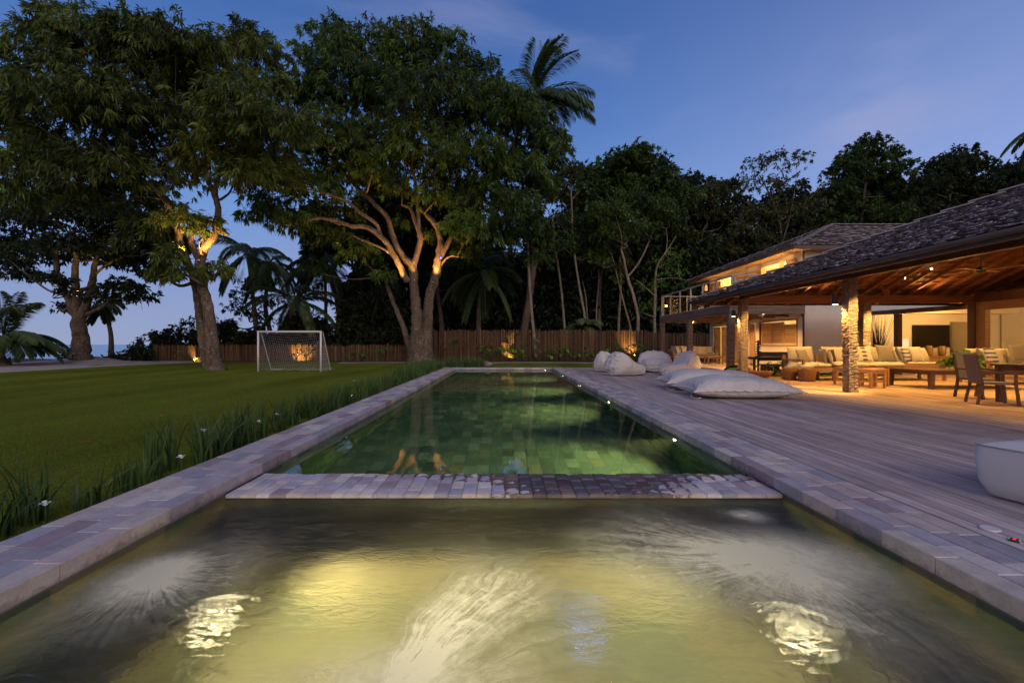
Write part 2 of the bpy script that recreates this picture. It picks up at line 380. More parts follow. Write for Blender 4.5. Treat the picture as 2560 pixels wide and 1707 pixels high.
def glass(name='clear_pane', tint=(1,1,1), refl=1.0, rough=0.0):
    m, n = newmat(name); tr = n.n('ShaderNodeBsdfTransparent'); tr.inputs[0].default_value = (*tint, 1)
    gl = n.n('ShaderNodeBsdfGlossy'); gl.inputs['Roughness'].default_value = rough
    lw = n.n('ShaderNodeLayerWeight'); lw.inputs[0].default_value = .5; fr = n.m('ADD', .045, n.m('MULTIPLY', n.m('POWER', lw.outputs['Facing'], 4.0), .8))
    mx = n.n('ShaderNodeMixShader'); n.l(n.m('MULTIPLY', fr, refl), mx.inputs[0]); n.l(tr.outputs[0], mx.inputs[1]); n.l(gl.outputs[0], mx.inputs[2])
    return fin(m, n, mx.outputs[0])
M['glass'] = glass(tint=(.92,.93,.92))
def waterm(name, bump_s, bd, tint, rough, foam=None, stretch=(1,1,1), ior=1.33, sc=3.0, vol=None):
    m, n = newmat(name); pos = n.n('ShaderNodeNewGeometry').outputs['Position']
    hgt = n.noise(n.scale(pos, stretch), sc, 4, .55, .5)
    fm = None
    if foam: fm, extra = foam(n, pos); hgt = n.m('ADD', hgt, extra)
    bp = n.n('ShaderNodeBump'); bp.inputs['Strength'].default_value = bump_s; bp.inputs['Distance'].default_value = bd
    n.l(hgt, bp.inputs['Height'])
    rf = n.n('ShaderNodeBsdfRefraction'); rf.inputs['IOR'].default_value = ior; rf.inputs['Color'].default_value = (*tint, 1); rf.inputs['Roughness'].default_value = rough
    gl = n.n('ShaderNodeBsdfGlossy'); gl.inputs['Roughness'].default_value = rough*1.0
    for q in (rf, gl): n.l(bp.outputs[0], q.inputs['Normal'])
    fr = n.n('ShaderNodeFresnel'); fr.inputs[0].default_value = 1.33; n.l(bp.outputs[0], fr.inputs['Normal'])
    mx = n.n('ShaderNodeMixShader'); n.l(fr.outputs[0], mx.inputs[0]); n.l(rf.outputs[0], mx.inputs[1]); n.l(gl.outputs[0], mx.inputs[2])
    s = mx.outputs[0]
    if fm is not None:
        df = n.n('ShaderNodeBsdfDiffuse'); df.inputs[0].default_value = (.95,.95,.95,1)
        tl = n.n('ShaderNodeBsdfTranslucent'); tl.inputs[0].default_value = (.95,.92,.80,1)
        m2 = n.n('ShaderNodeMixShader'); m2.inputs[0].default_value = .58; n.l(df.outputs[0], m2.inputs[1]); n.l(tl.outputs[0], m2.inputs[2])
        m3 = n.n('ShaderNodeMixShader'); n.l(fm, m3.inputs[0]); n.l(s, m3.inputs[1]); n.l(m2.outputs[0], m3.inputs[2]); s = m3.outputs[0]
    fin(m, n, s)
    if vol:
        pv = n.n('ShaderNodeVolumePrincipled'); pv.inputs['Color'].default_value = (*vol[0], 1); pv.inputs['Density'].default_value = vol[1]; pv.inputs['Anisotropy'].default_value = .45
        n.l(pv.outputs[0], m.node_tree.nodes['Material Output'].inputs['Volume'])
    return m
M['pool_water'] = waterm('pool_water', .10, .02, (.90,.98,.92), .015, None, (1, .45, 1), sc=2.2, vol=((.74,.93,.66), .045))
def spa_foam(n, pos):
    tot = None
    wob_ = n.n('ShaderNodeTexNoise'); n.l(pos, wob_.inputs['Vector']); wob_.inputs['Scale'].default_value = 1.6; wob_.inputs['Detail'].default_value = 4
    wp = n.vm('SCALE', n.vm('SUBTRACT', wob_.outputs['Color'], (.5, .5, .5)), scale=.24)
    pw = n.vm('MULTIPLY', n.vm('ADD', pos, wp), (1, 1, 0))
    fine = n.noise(pos, 7, 6, .7, 1.5)
    # bubble fans: origin, heading, half angle, reach, strength, core radius, core strength
    for (cx, cy_, ang, ha, R, st, cr, cs_) in PLUMES:
        q = n.vm('SUBTRACT', pw, (cx, cy_, 0)); sp = n.n('ShaderNodeSeparateXYZ'); ca, sa = math.cos(ang), math.sin(ang)
        a = n.vm('DOT_PRODUCT', q, (ca, sa, 0)); b = n.vm('DOT_PRODUCT', q, (-sa, ca, 0)); r = n.vm('LENGTH', q)
        th = n.m('ARCTAN2', b, a)
        wd = n.mapr(n.m('ABSOLUTE', th), ha, 0, 0, 1, True); fall = n.mapr(r, R, 0, 0, 1, True)
        cv = n.n('ShaderNodeCombineXYZ'); n.l(n.m('MULTIPLY', th, 9.0), cv.inputs[0]); n.l(n.m('MULTIPLY', r, .9), cv.inputs[1]); cv.inputs[2].default_value = cx*7
        ns = n.noise(cv.outputs[0], 2.4, 7, .68, .5)
        tex = n.mapr(n.m('ADD', n.m('MULTIPLY', ns, .6), n.m('MULTIPLY', fine, .4)), .35, .70, .02, 1)
        p = n.m('MULTIPLY', n.m('MULTIPLY', n.m('MULTIPLY', wd, fall), tex), st)
        if cs_: p = n.m('ADD', p, n.m('MULTIPLY', n.m('MULTIPLY', n.mapr(r, cr, 0, 0, 1, True), n.mapr(fine, .2, .7, .6, 1)), cs_))
        tot = p if tot is None else n.m('ADD', tot, p)
    sw = n.noise(n.vm('MULTIPLY', pw, (1.0, 2.6, 0)), 2.6, 7, .72, 2.2)
    tot = n.m('ADD', tot, n.m('MULTIPLY', n.mapr(sw, .50, .74, 0, 1, True), .09))
    rip = n.noise(n.scale(pos, (1, 1.6, 1)), 9, 5, .7, 1.5)
    return n.m('MINIMUM', tot, .93), n.m('ADD', n.m('MULTIPLY', tot, .4), n.m('MULTIPLY', rip, .42))
PLUMES = [(-2.26, 2.86, -.2, 3.0, .9, 1.3, .40, 1.15), (-.56, 1.80, 1.08, .52, 1.75, 2.6, .60, 1.0), (-.5, 1.85, .40, .9, 1.5, .8, .1, 0), (1.98, 3.08, 2.95, 1.1, 1.7, 2.7, .75, 1.1), (2.0, 3.0, -1.9, 1.3, 1.4, .9, .1, 0), (2.10, 3.86, 2.9, 1.0, .38, .7, .2, .7), (1.9, 2.3, 2.3, .8, 1.1, .7, .1, 0)]
M['spa_water'] = waterm('spa_water', .42, .05, (.97,.98,.92), .06, spa_foam, (1, 1.5, 1), sc=4.0, vol=((.88,.88,.62), .15))
def spot(name, loc, d, W, col=(1,.62,.28), size=60, blend=.6, r=.04, parent=None):
    l = bpy.data.lights.new(name, 'SPOT'); l.energy = W; l.color = col; l.spot_size = math.radians(size); l.spot_blend = blend; l.shadow_soft_size = r
    o = bpy.data.objects.new(name, l); C.objects.link(o); o.location = loc; o.rotation_euler = Vector(d).to_track_quat('-Z', 'Y').to_euler()
    if parent is not None: o.parent = parent; o.location = Vector(loc) - parent.location
    return o
def point(name, loc, W, col=(1,.62,.28), r=.06, parent=None):
    l = bpy.data.lights.new(name, 'POINT'); l.energy = W; l.color = col; l.shadow_soft_size = r
    o = bpy.data.objects.new(name, l); C.objects.link(o); o.location = loc
    if parent is not None: o.parent = parent; o.location = Vector(loc) - parent.location
    return o
WARM = (1, .52, .13); WARMY = (1, .60, .17); POOLC = (1, .86, .45)
# ================================================================== ground, sea, pool, deck
def ss(t): t = np.clip(t, 0, 1); return t*t*(3-2*t)
def grid(name, xs, ys, zf, mat, kind='structure'):
    XX, YY = np.meshgrid(xs, ys); ZZ = zf(XX, YY)
    v = np.stack([XX.ravel(), YY.ravel(), ZZ.ravel()], 1); nx, ny = len(xs), len(ys)
    i = np.arange(nx*ny).reshape(ny, nx)
    f = np.stack([i[:-1,:-1].ravel(), i[:-1,1:].ravel(), i[1:,1:].ravel(), i[1:,:-1].ravel()], 1)
    o = fastmesh(name, v, f, mat, smooth=True); tag(o, kind=kind); return o
def wob(x, y, s=1.0): return np.sin(x*.9*s+.3)*np.cos(y*.7*s+1.1)*.5 + np.sin(x*2.1*s+y*1.3*s)*.3 + np.cos(y*2.9*s-x*1.1*s)*.2
LZ = -.15
def lawn_z(x, y): return LZ + .02*wob(x, y, .5)
def lawn_edge(y): return -25 + .9*np.sin(y*.21) + .5*np.sin(y*.53+1)
def ground_hole(xs, ys, keep):                      # lawn in strips round the pool and the deck
    pass
XS = np.concatenate([np.linspace(-30, -3.34, 60)])
o = grid('lawn', XS, np.linspace(-12, 38.2, 80), lawn_z, M['lawn'])
grid('lawn', np.linspace(-3.34, 70, 40), np.linspace(25.45, 38.2, 16), lawn_z, M['lawn'])
grid('lawn', np.linspace(9.72, 70, 30), np.linspace(18.2, 25.45, 14), lambda x, y: lawn_z(x, y)+.085*ss((25.4-y)/2), M['lawn'])
def beach_z(x, y):
    e = ss((x - lawn_edge(y) + .35)/.6)              # sinks under the lawn at its edge
    z = LZ + .035 + .05*wob(x, y, .8) + .45*np.exp(-((x+33.2)**2+(y-36.4)**2)/5) - .25*e
    drop = np.maximum(ss((-37.0-x)/9), ss((y-40.0)/9))
    return z - 6.2*drop
grid('sand_beach', np.linspace(-95, -23.5, 120), np.linspace(-12, 75, 110), beach_z, M['sand'])
def forest_z(x, y):
    a = x/np.maximum(y, 1)
    hill = 19*ss((y-56)/32)*ss((a+.20)/.16)
    left = -6.2*ss((y-46)/9)*ss((-.42-a)/.1)
    return LZ - .02 + .08*wob(x, y, .4) + hill + left
grid('forest_floor', np.linspace(-60, 150, 110), np.linspace(38.2, 150, 70), forest_z, M['soil'])
grid('sea', np.linspace(-9000, 9000, 3), np.linspace(30, 14000, 3), lambda x, y: x*0-6.0, M['sea'])
# sandy path in front of the fence, and the planting bed
px = np.linspace(-12.5, 26, 90)
def ribbon(name, xs, ylo, yhi, z, mat, n=6):
    v = []; 
    for x in xs:
        for k in range(n): 
            t = k/(n-1); y = ylo(x)*(1-t)+yhi(x)*t; v.append((x, y, lawn_z(x, y)+z+.035*math.sin(t*PI)))
    i = np.arange(len(xs)*n).reshape(len(xs), n)
    f = np.stack([i[:-1,:-1].ravel(), i[1:,:-1].ravel(), i[1:,1:].ravel(), i[:-1,1:].ravel()], 1)
    o = fastmesh(name, np.array(v), f, mat, smooth=True); tag(o, kind='structure')
ribbon('sand_path', px, lambda x: 34.5+.35*math.sin(x*.6)+.25*math.sin(x*1.7), lambda x: 35.8+.25*math.sin(x*.9+1)+.15*math.sin(x*2.3), .012, M['sand'])
ribbon('planting_bed', np.linspace(-13, 30, 60), lambda x: 36.0, lambda x: 38.3, .02, M['soil'])
ribbon('planting_bed', np.linspace(-24, -13.5, 20), lambda x: 36.9+.2*math.sin(x), lambda x: 38.3, .02, M['soil'])

# ---- stones
def slab(mb, x0, x1, y0, y1, z0, z1, c=.004, tone=.5, dz=None):
    d = dz if dz is not None else rng.normal(0, .0012, 4)
    vs = [(x0,y0,z0),(x1,y0,z0),(x1,y1,z0),(x0,y1,z0),
          (x0,y0,z1-c+d[0]),(x1,y0,z1-c+d[1]),(x1,y1,z1-c+d[2]),(x0,y1,z1-c+d[3]),
          (x0+c,y0+c,z1+d[0]),(x1-c,y0+c,z1+d[1]),(x1-c,y1-c,z1+d[2]),(x0+c,y1-c,z1+d[3])]
    fs = [(0,3,2,1),(8,9,10,11)]
    for i in range(4):
        j = (i+1) % 4; fs += [(i, j, 4+j, 4+i), (4+i, 4+j, 8+j, 8+i)]
    mb.add(vs, fs, False, tone)
def rows_y(mb, x0, x1, n, y0, y1, lmin, lmax, z, th, gap=.006, thick_first=None):
    w = (x1-x0)/n
    for i in range(n):
        y = y0 - random.random()*lmax*.6
        while y < y1:
            l = random.uniform(lmin, lmax); a = max(y, y0); b = min(y+l, y1); y += l
            if b-a < .03: continue
            t = th
            if thick_first is not None and i == thick_first[0]: t = thick_first[1]
            slab(mb, x0+i*w+gap/2, x0+(i+1)*w-gap/2, a+gap/2, b-gap/2, z-t, z, .005)
def rows_x(mb, y0, y1, n, x0, x1, lmin, lmax, z, th, gap=.006, thick_first=None):
    w = (y1-y0)/n
    for i in range(n):
        x = x0 - random.random()*lmax*.6
        while x < x1:
            l = random.uniform(lmin, lmax); a = max(x, x0); b = min(x+l, x1); x += l
            if b-a < .03: continue
            t = thick_first[1] if thick_first is not None and i == thick_first[0] else th
            slab(mb, a+gap/2, b-gap/2, y0+i*w+gap/2, y0+(i+1)*w-gap/2, z-t, z, .005)
PX = 2.63; YS0, YS1, YP0, YP1 = .35, 4.30, 4.98, 24.85
mb = MB()
rows_y(mb, -3.32, -PX, 4, -.6, 25.5, .30, .52, 0, .05, thick_first=(3, .105))
rows_y(mb, PX, 3.26, 4, -.6, 25.5, .30, .52, 0, .05, thick_first=(0, .105))
rows_x(mb, YP1, 25.5, 4, -PX+.002, PX-.002, .30, .52, 0, .05, thick_first=(0, .105))
rows_x(mb, -.6, YS0, 6, -PX+.002, PX-.002, .30, .52, 0, .05, thick_first=(5, .105))
tag(mb.build('pool_coping', M['stone']), kind='structure')
mb = MB()                                            # concrete bed below the coping
for a, b in (((-3.315,-.6,-.6),(-PX-.03,25.49,-.052)), ((PX+.03,-.6,-.6),(3.255,25.49,-.052)), ((-PX-.03,YP1+.03,-.6),(PX+.03,25.49,-.053)), ((-PX-.03,-.6,-.6),(PX+.03,YS0-.03,-.053))):
    mb.box(a, b)
tag(mb.build('pool_bed', M['grout']), kind='structure')

def tile_wall(vs, fs, o, du, dv, lu, lv, tu, tv, gap=.006, off=.5):
    o = np.array(o, float); du = np.array(du, float); dv = np.array(dv, float)
    r = 0; v = 0.0
    while v < lv-1e-6:
        v2 = min(v+tv, lv); u = -(tu*off if r % 2 else 0) - random.random()*tu*.15
        while u < lu-1e-6:
            a, b = max(u, 0), min(u+tu*random.uniform(.92, 1.08), lu); u = b if b < lu else lu
            if a == 0 and b <= 0: u = b; continue
            if b-a > gap*2:
                n0 = len(vs)
                for uu, vv in ((a+gap/2, v+gap/2), (b-gap/2, v+gap/2), (b-gap/2, v2-gap/2), (a+gap/2, v2-gap/2)):
                    vs.append(o + du*uu + dv*vv)
                fs.append((n0, n0+1, n0+2, n0+3))
            if u <= 0: u = 1e-9 if u == 0 else u
        v = v2; r += 1
ZF = -1.75
vs, fs = [], []
tile_wall(vs, fs, (-PX, YP0, ZF), (0,1,0), (1,0,0), YP1-YP0, 2*PX, .40, .20)
tile_wall(vs, fs, (PX, YP0, -.112), (0,1,0), (0,0,-1), YP1-YP0, -ZF-.112, .42, .15)
tile_wall(vs, fs, (-PX, YP0, -.112), (0,1,0), (0,0,-1), YP1-YP0, -ZF-.112, .42, .15)
tile_wall(vs, fs, (-PX, YP1, -.112), (1,0,0), (0,0,-1), 2*PX, -ZF-.112, .42, .15)
tile_wall(vs, fs, (-PX, YP0, -.16), (1,0,0), (0,0,-1), 2*PX, -ZF-.16, .42, .15)
tag(fastmesh('pool_basin', np.array(vs), np.array(fs), M['tile']), kind='structure')
mb = MB(); e = .004
mb.add([(-PX-e,YP0-e,ZF-e),(PX+e,YP0-e,ZF-e),(PX+e,YP1+e,ZF-e),(-PX-e,YP1+e,ZF-e),(-PX-e,YP0-e,-.106),(PX+e,YP0-e,-.165),(PX+e,YP1+e,-.106),(-PX-e,YP1+e,-.106),(PX+e,YP0-e,-.106),(-PX-e,YP0-e,-.165)],
       [(0,1,2,3),(3,2,6,7),(1,2,6,8),(0,3,7,4),(0,1,5,9)])
tag(mb.build('pool_basin_grout', M['grout']), kind='structure')
ZB, ZS, BW = -.82, -1.60, .56
vs, fs = [], []
tile_wall(vs, fs, (PX, YS0, -.112), (0,1,0), (0,0,-1), YS1-YS0, -ZB-.112, .45, .22)
tile_wall(vs, fs, (-PX, YS0, -.112), (0,1,0), (0,0,-1), YS1-YS0, -ZB-.112, .45, .22)
tile_wall(vs, fs, (-PX, YS1, -.16), (1,0,0), (0,0,-1), 2*PX, -ZB-.16, .45, .22)
tile_wall(vs, fs, (-PX, YS0, -.112), (1,0,0), (0,0,-1), 2*PX, -ZB-.112, .45, .22)
tile_wall(vs, fs, (-PX, YS0, ZB), (0,1,0), (1,0,0), YS1-YS0, BW, .45, .28)
tile_wall(vs, fs, (PX-BW, YS0, ZB), (0,1,0), (1,0,0), YS1-YS0, BW, .45, .28)
tile_wall(vs, fs, (-PX+BW, YS1-BW, ZB), (1,0,0), (0,1,0), 2*(PX-BW), BW, .45, .28)
tile_wall(vs, fs, (-PX+BW, YS0, ZB), (1,0,0), (0,1,0), 2*(PX-BW), BW, .45, .28)
b = PX-BW
tile_wall(vs, fs, (b, YS0+BW, ZB), (0,1,0), (0,0,-1), YS1-YS0-2*BW, ZB-ZS, .45, .2)
tile_wall(vs, fs, (-b, YS0+BW, ZB), (0,1,0), (0,0,-1), YS1-YS0-2*BW, ZB-ZS, .45, .2)
tile_wall(vs, fs, (-b, YS1-BW, ZB), (1,0,0), (0,0,-1), 2*b, ZB-ZS, .45, .2)
tile_wall(vs, fs, (-b, YS0+BW, ZB), (1,0,0), (0,0,-1), 2*b, ZB-ZS, .45, .2)
tile_wall(vs, fs, (-b, YS0+BW, ZS), (0,1,0), (1,0,0), YS1-YS0-2*BW, 2*b, .58, .29)
tag(fastmesh('spa_basin', np.array(vs), np.array(fs), M['tile_spa']), kind='structure')
mb = MB()
mb.box((-PX-.03,YS0-.03,ZS-.1),(PX+.03,YS1+.03,ZS-.004))
mb.box((-PX-.03,YS0-.03,ZS-.004),(-b-.004,YS1+.03,ZB-.004)); mb.box((b+.004,YS0-.03,ZS-.004),(PX+.03,YS1+.03,ZB-.004))
mb.box((-b-.004,YS1-BW+.004,ZS-.004),(b+.004,YS1+.03,ZB-.004)); mb.box((-b-.004,YS0-.03,ZS-.004),(b+.004,YS0+BW-.004,ZB-.004))
mb.box((-PX-.04,YS0-.03,ZB-.004),(-PX-.004,YS1,-.106)); mb.box((PX+.004,YS0-.03,ZB-.004),(PX+.04,YS1,-.106)); mb.box((-PX-.004,YS0-.04,ZB-.004),(PX+.004,YS0-.004,-.106))
tag(mb.build('spa_basin_grout', M['grout']), kind='structure')
# overflow wall between spa and pool
mb = MB(); mb.box((-PX+.001, YS1+.004, ZF), (PX-.001, YP0-.004, -.150))
tag(mb.build('overflow_wall', M['tile_spa']), kind='structure')
dv, df, da = [], [], []
x = -PX+.004; col = 0
while x < PX-.02:
    wd = random.uniform(.125, .155); x2 = min(x+wd, PX-.004)
    y = YS1-.012 - (0 if col % 2 else random.uniform(.05, .12))
    while y < YP0+.01:
        l = random.uniform(.19, .27); a, bb = max(y, YS1-.012), min(y+l, YP0+.012); y += l
        if bb-a < .035: continue
        n0 = len(dv); k = 7; tl = rng.normal(0, .0012, 2)
        for j in range(k):
            for i in range(k):
                u_, v_ = i/(k-1)*2-1, j/(k-1)*2-1
                ee = max(abs(u_), abs(v_)); rr = (abs(u_)**6+abs(v_)**6)**(1/6)
                dv.append(((x+.002)*(1-(u_+1)/2)+(x2-.002)*(u_+1)/2, (a+.002)*(1-(v_+1)/2)+(bb-.002)*(v_+1)/2, -.112+tl[0]*u_+tl[1]*v_-(.005 if ee > .99 else 0)-(.002 if ee > .6 else 0)*ee))
                da.append(min(1, rr))
        for j in range(k-1):
            for i in range(k-1):
                q = n0+j*k+i; df.append((q, q+1, q+k+1, q+k))
        # skirt
        ring = [(0,0),(k-1,0),(k-1,k-1),(0,k-1)]; n1 = len(dv)
        for i, j in ring: p = dv[n0+j*k+i]; dv.append((p[0], p[1], -.15)); da.append(1)
        for q in range(4):
            i, j = ring[q]; i2, j2 = ring[(q+1) % 4]; df.append((n0+j*k+i, n1+q, n1+(q+1) % 4, n0+j2*k+i2))
    x = x2; col += 1
o = fastmesh('divider_stones', np.array(dv), np.array(df), M['stone_wet']); tag(o, kind='structure')
at = o.data.attributes.new('edge', 'FLOAT', 'POINT'); at.data.foreach_set('value', np.array(da, dtype=np.float32))
def sheet(name, x0, x1, y0, y1, z, mat):
    o = fastmesh(name, np.array([(x0,y0,z),(x1,y0,z),(x1,y1,z),(x0,y1,z)], float), np.array([(0,1,2,3)]), mat); tag(o, kind='structure'); return o
for nm, x0, x1, y0, y1, z0, z1, mt in (('pool_water', -PX-.01, PX+.01, YP0-.02, YP1+.01, ZF-.03, -.1195, 'pool_water'), ('spa_water', -PX-.01, PX+.01, YS0-.01, YS1+.008, ZS-.03, -.158, 'spa_water')):
    tag(MB().box((x0, y0, z0), (x1, y1, z1)).build(nm, M[mt]), kind='structure')

# ---- deck
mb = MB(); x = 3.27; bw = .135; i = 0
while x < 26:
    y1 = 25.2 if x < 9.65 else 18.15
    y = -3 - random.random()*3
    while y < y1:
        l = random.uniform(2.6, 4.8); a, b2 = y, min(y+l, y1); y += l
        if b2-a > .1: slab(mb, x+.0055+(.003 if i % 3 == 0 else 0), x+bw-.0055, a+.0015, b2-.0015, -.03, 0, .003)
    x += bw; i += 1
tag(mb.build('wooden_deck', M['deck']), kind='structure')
mb = MB(); mb.box((3.262,-3,-.4),(9.71,25.19,-.034)); mb.box((9.71,-3,-.4),(26,18.14,-.034))
tag(mb.build('deck_base', M['soil']), kind='structure')

# ---- pool lamps (fixtures + light)
def pool_light(loc, d, W, label, size=95, lens=.05, tgt=None, col_=None):
    e_ = empty('pool_light', loc, label, 'pool light', 'underwater pool lights')
    dn = Vector(d).normalized(); q = dn.to_track_quat('Z', 'Y').to_matrix()
    for nm, r, z, mt in (('housing', lens*1.2, .004, 'metal_grey'), ('lens', lens, .012, 'poollamp')):
        m_ = MB(); m_.lathe((0,0,0), [(r*.9, -.02), (r, 0), (r, z), (r*.8, z+.004)], 16)
        m_.v = [np.array([q @ Vector(p) for p in a]) for a in m_.v]; m_.build(nm, M[mt], e_)
    spot('beam', Vector(loc)+dn*.03, tgt or d, W, col_ or POOLC, size, .8, .03, e_)
for i, (yy, lb) in enumerate(((6.96, 'small round lamp on the right pool wall nearest the spa'), (11.34, 'small round lamp on the right pool wall, second from the spa'), (15.67, 'small round lamp on the right pool wall, third from the spa'), (20.2, 'small round lamp on the right pool wall, farthest from the spa'))):
    pool_light((PX-.012, yy, -.33), (-1, 0, 0), 420, lb, 92, .045, (-1, -.05, -.8), (1, .80, .32))
pool_light((2.25, YP1-.012, -.30), (0, -1, 0), 60, 'small round lamp in the far end wall of the pool', 100, .045, (-.5, -1, -.3))
pool_light((-b-.0+.015, 3.24, -1.22), (1, 0, 0), 820, 'bright round lamp in the left spa bench', 140, .038, (1, -.10, -.40))
pool_light((b-.015, 3.14, -1.25), (-1, 0, 0), 820, 'bright round lamp in the right spa bench', 140, .038, (-1, -.10, -.40))
pool_light((.2, YS0+BW+.015, -1.22), (0, 1, 0), 14, 'round lamp in the near spa bench, hidden below the picture edge', 140, .07, (0, 1, .1))
e_ = empty('led_reflection', (.62, 3.55, ZS+.002), 'blue glow added on the spa floor in place of a reflected light', 'added glow')  # added glow imitating the mirrored blue tree light, no real fitting
m_ = MB(); m_.lathe((0,0,0), [(.09,0),(.09,.02),(.06,.03)], 20); m_.build('glow_rim', M['metal_grey'], e_)
M['blueglow'] = mat_emit('blue_light', (.02, .22, 1), 4.5)  # emission stands in for the reflection on the spa water
m_ = MB(); m_.lathe((0,0,.031), [(.055,0),(.05,.006)], 20); m_.build('lens', M['blueglow'], e_)
# ================================================================== vegetation
def norm(a): return a/(np.linalg.norm(a, axis=-1, keepdims=True)+1e-9)
def leaves(cent, outw, k, L, W, droop, spread, tone, jit=.05, fold=True):
    """k leaves round every sprig; returns verts, quads, tone"""
    n = len(cent); c = np.repeat(cent, k, 0); o = np.repeat(outw, k, 0); N_ = n*k
    d = norm(o*.55 + rng.normal(size=(N_,3))*spread + np.array([0,0,-droop]))
    b = c + rng.normal(size=(N_,3))*jit
    l = L*rng.uniform(.65, 1.2, N_)[:,None]; w_ = W*rng.uniform(.7, 1.2, N_)[:,None]
    s = norm(np.cross(d, rng.normal(size=(N_,3))))
    mid = b + d*l*.45; tip = b + d*l + np.array([0,0,-1])*l*.22
    v = np.stack([b, mid+s*w_*.5, tip, mid-s*w_*.5], 1).reshape(-1,3)
    f = np.arange(N_*4).reshape(N_,4)
    t = np.repeat(tone, k) + rng.uniform(-.12, .12, N_)
    return v, f, np.clip(t, 0, 1)
def crown_pts(blobs, dens, depth, y0, zmin=None, squash=.85, dscale=1.0):
    cs, os_, ts = [], [], []
    for q in blobs:
        u, v, r = q[:3]; dy = q[3] if len(q) > 3 else rng.uniform(-depth, depth)
        y = y0+dy; c = np.array(P(u, v, y)); R = r*y/F
        n = int(dens*R*R)
        d = norm(rng.normal(size=(n,3))); d[:,2] = np.where(d[:,2] < -.35, -d[:,2]*.5, d[:,2])
        # lumpy surface
        lump = 1 + .16*np.sin(d[:,0]*5.1+u)*np.cos(d[:,1]*4.3+v) + .14*np.sin(d[:,2]*7.7+d[:,0]*6.1+u*.7)
        rad = R*lump*(.45+.6*rng.random(n)**.55)
        p = c + d*rad[:,None]*np.array([1, dscale, squash])
        cs.append(p); os_.append(d); base = rng.uniform(.2, .65)
        sub = .16*np.sin(p[:,0]*2.3+p[:,2]*1.9+u)*np.cos(p[:,1]*1.7+p[:,2]*2.4)
        ts.append(base + sub*1.3 + rng.normal(0, .20, n))
    return np.vstack(cs), np.vstack(os_), np.concatenate(ts)
def tree(name, label, cat, y, limbs, blobs, mat, barkm, dens=75, k=9, L=.36, W=.085, droop=.45, spread=.5, depth=3.0, group=None, twigs=5, base=None, sides=12, squash=.85, tk=1.0):
    bx = base or P(limbs[0][0][0], limbs[0][0][1], y); e = empty(name, bx, label, cat, group); off = np.array(bx)
    mb = MB(); nodes = []
    for lb in limbs:
        lb = [(q[0], q[1], q[2]*tk)+tuple(q[3:]) for q in lb]
        pts = [P(q[0], q[1], y+(q[3] if len(q) > 3 else 0)) for q in lb]; rd = [q[2] for q in lb]
        pp, rr = smooth_path(pts, rd, 5); pp = pp + rng.normal(size=pp.shape)*rr[:,None]*.08
        mb.tube(pp - off, rr, sides, noise=.05); nodes += list(zip(pp, rr))
    npos = np.array([q[0] for q in nodes]); nr = np.array([q[1] for q in nodes])
    bl = []
    for q in blobs:
        dy = q[3] if len(q) > 3 else rng.uniform(-depth, depth); bl.append((q[0], q[1], q[2], dy))
        c = np.array(P(q[0], q[1], y+dy)); R = q[2]*y/F
        cost = np.linalg.norm(npos-c, axis=1) + np.maximum(0, npos[:,2]-c[2])*2 + np.where(npos[:,2] < off[2]+2.0, 20, 0)
        i = int(np.argmin(cost)); s = npos[i]; r0 = min(nr[i]*.6, .16)
        m1 = s*.6+c*.4+np.array([rng.normal()*.4, rng.normal()*.4, -.35]); pp, rr = smooth_path([s, m1, c], [r0, r0*.7, r0*.4], 4)
        mb.tube(pp-off, rr, 6)
        for _ in range(twigs):
            d = norm(rng.normal(size=3)+np.array([0,0,.5])); t = c+d*R*rng.uniform(.6,.95); m_ = (c+t)/2+rng.normal(size=3)*R*.12
            mb.tube(np.array([c, m_, t])-off, [r0*.32, r0*.2, .012], 4, cap=False)
    mb.build('trunk', M[barkm], e)
    cs, os_, ts = crown_pts(bl, dens, 0, y, squash=squash)
    v, f, t = leaves(cs, os_, k, L, W, droop, spread, ts)
    fastmesh('crown', v, f, M[mat], e, t, off=off); return e
# --- the big mango on the lawn (left) ---
A = [[(541,930,.85),(536,900,.58),(530,850,.50),(522,780,.43),(508,715,.40),(500,660,.42),(512,620,.34),(538,585,.30),(546,530,.25),(538,475,.2),(555,425,.14),(590,360,.08)],
     [(503,655,.30),(480,615,.24),(478,580,.2)],
     [(546,520,.2),(528,470,.18),(508,430,.15),(480,370,.1)],
     [(526,925,.5,.6),(508,860,.36,.6),(498,790,.33,.6),(494,740,.34,.5),(478,680,.30),(452,610,.27,-.4),(440,560,.24,-.8),(412,500,.2,-1.4),(370,460,.16,-2),(330,430,.12,-2.5)],
     [(445,570,.15,-.5),(425,505,.12,-1),(395,497,.08,-1.4),(345,492,.05,-1.8),(325,500,.03,-2)],
     [(550,500,.12),(575,480,.08),(590,440,.06)],
     [(500,640,.06,-.3),(508,600,.05,-.3),(497,580,.04,-.3)],[(508,640,.05,-.3),(498,610,.05,-.35),(515,590,.04,-.3)]]
BA = [(100,165,105),(215,120,105),(120,90,60),(340,110,90),(440,130,95),(370,170,130),(520,210,115),(630,135,75),(685,225,55),(600,125,50),
      (50,340,100),(180,290,140),(330,300,140),(480,320,130),(600,290,110),(690,330,95),(20,460,90),(150,420,115),(280,450,120),(400,420,110),(520,400,75),(620,440,75),(690,430,60),(0,240,85),
      (180,490,70),(310,500,75),(50,500,50),(430,650,42,-1.2),(470,690,38,-1),(410,690,34,-1),(545,680,40,.8),(440,560,55,-1),(380,600,70,0),(470,540,36,-.6),(530,560,26,-.5),(500,575,20,-.6),(580,350,80),(640,105,28),(610,70,28),(125,35,35),(150,20,22),(520,105,35)]
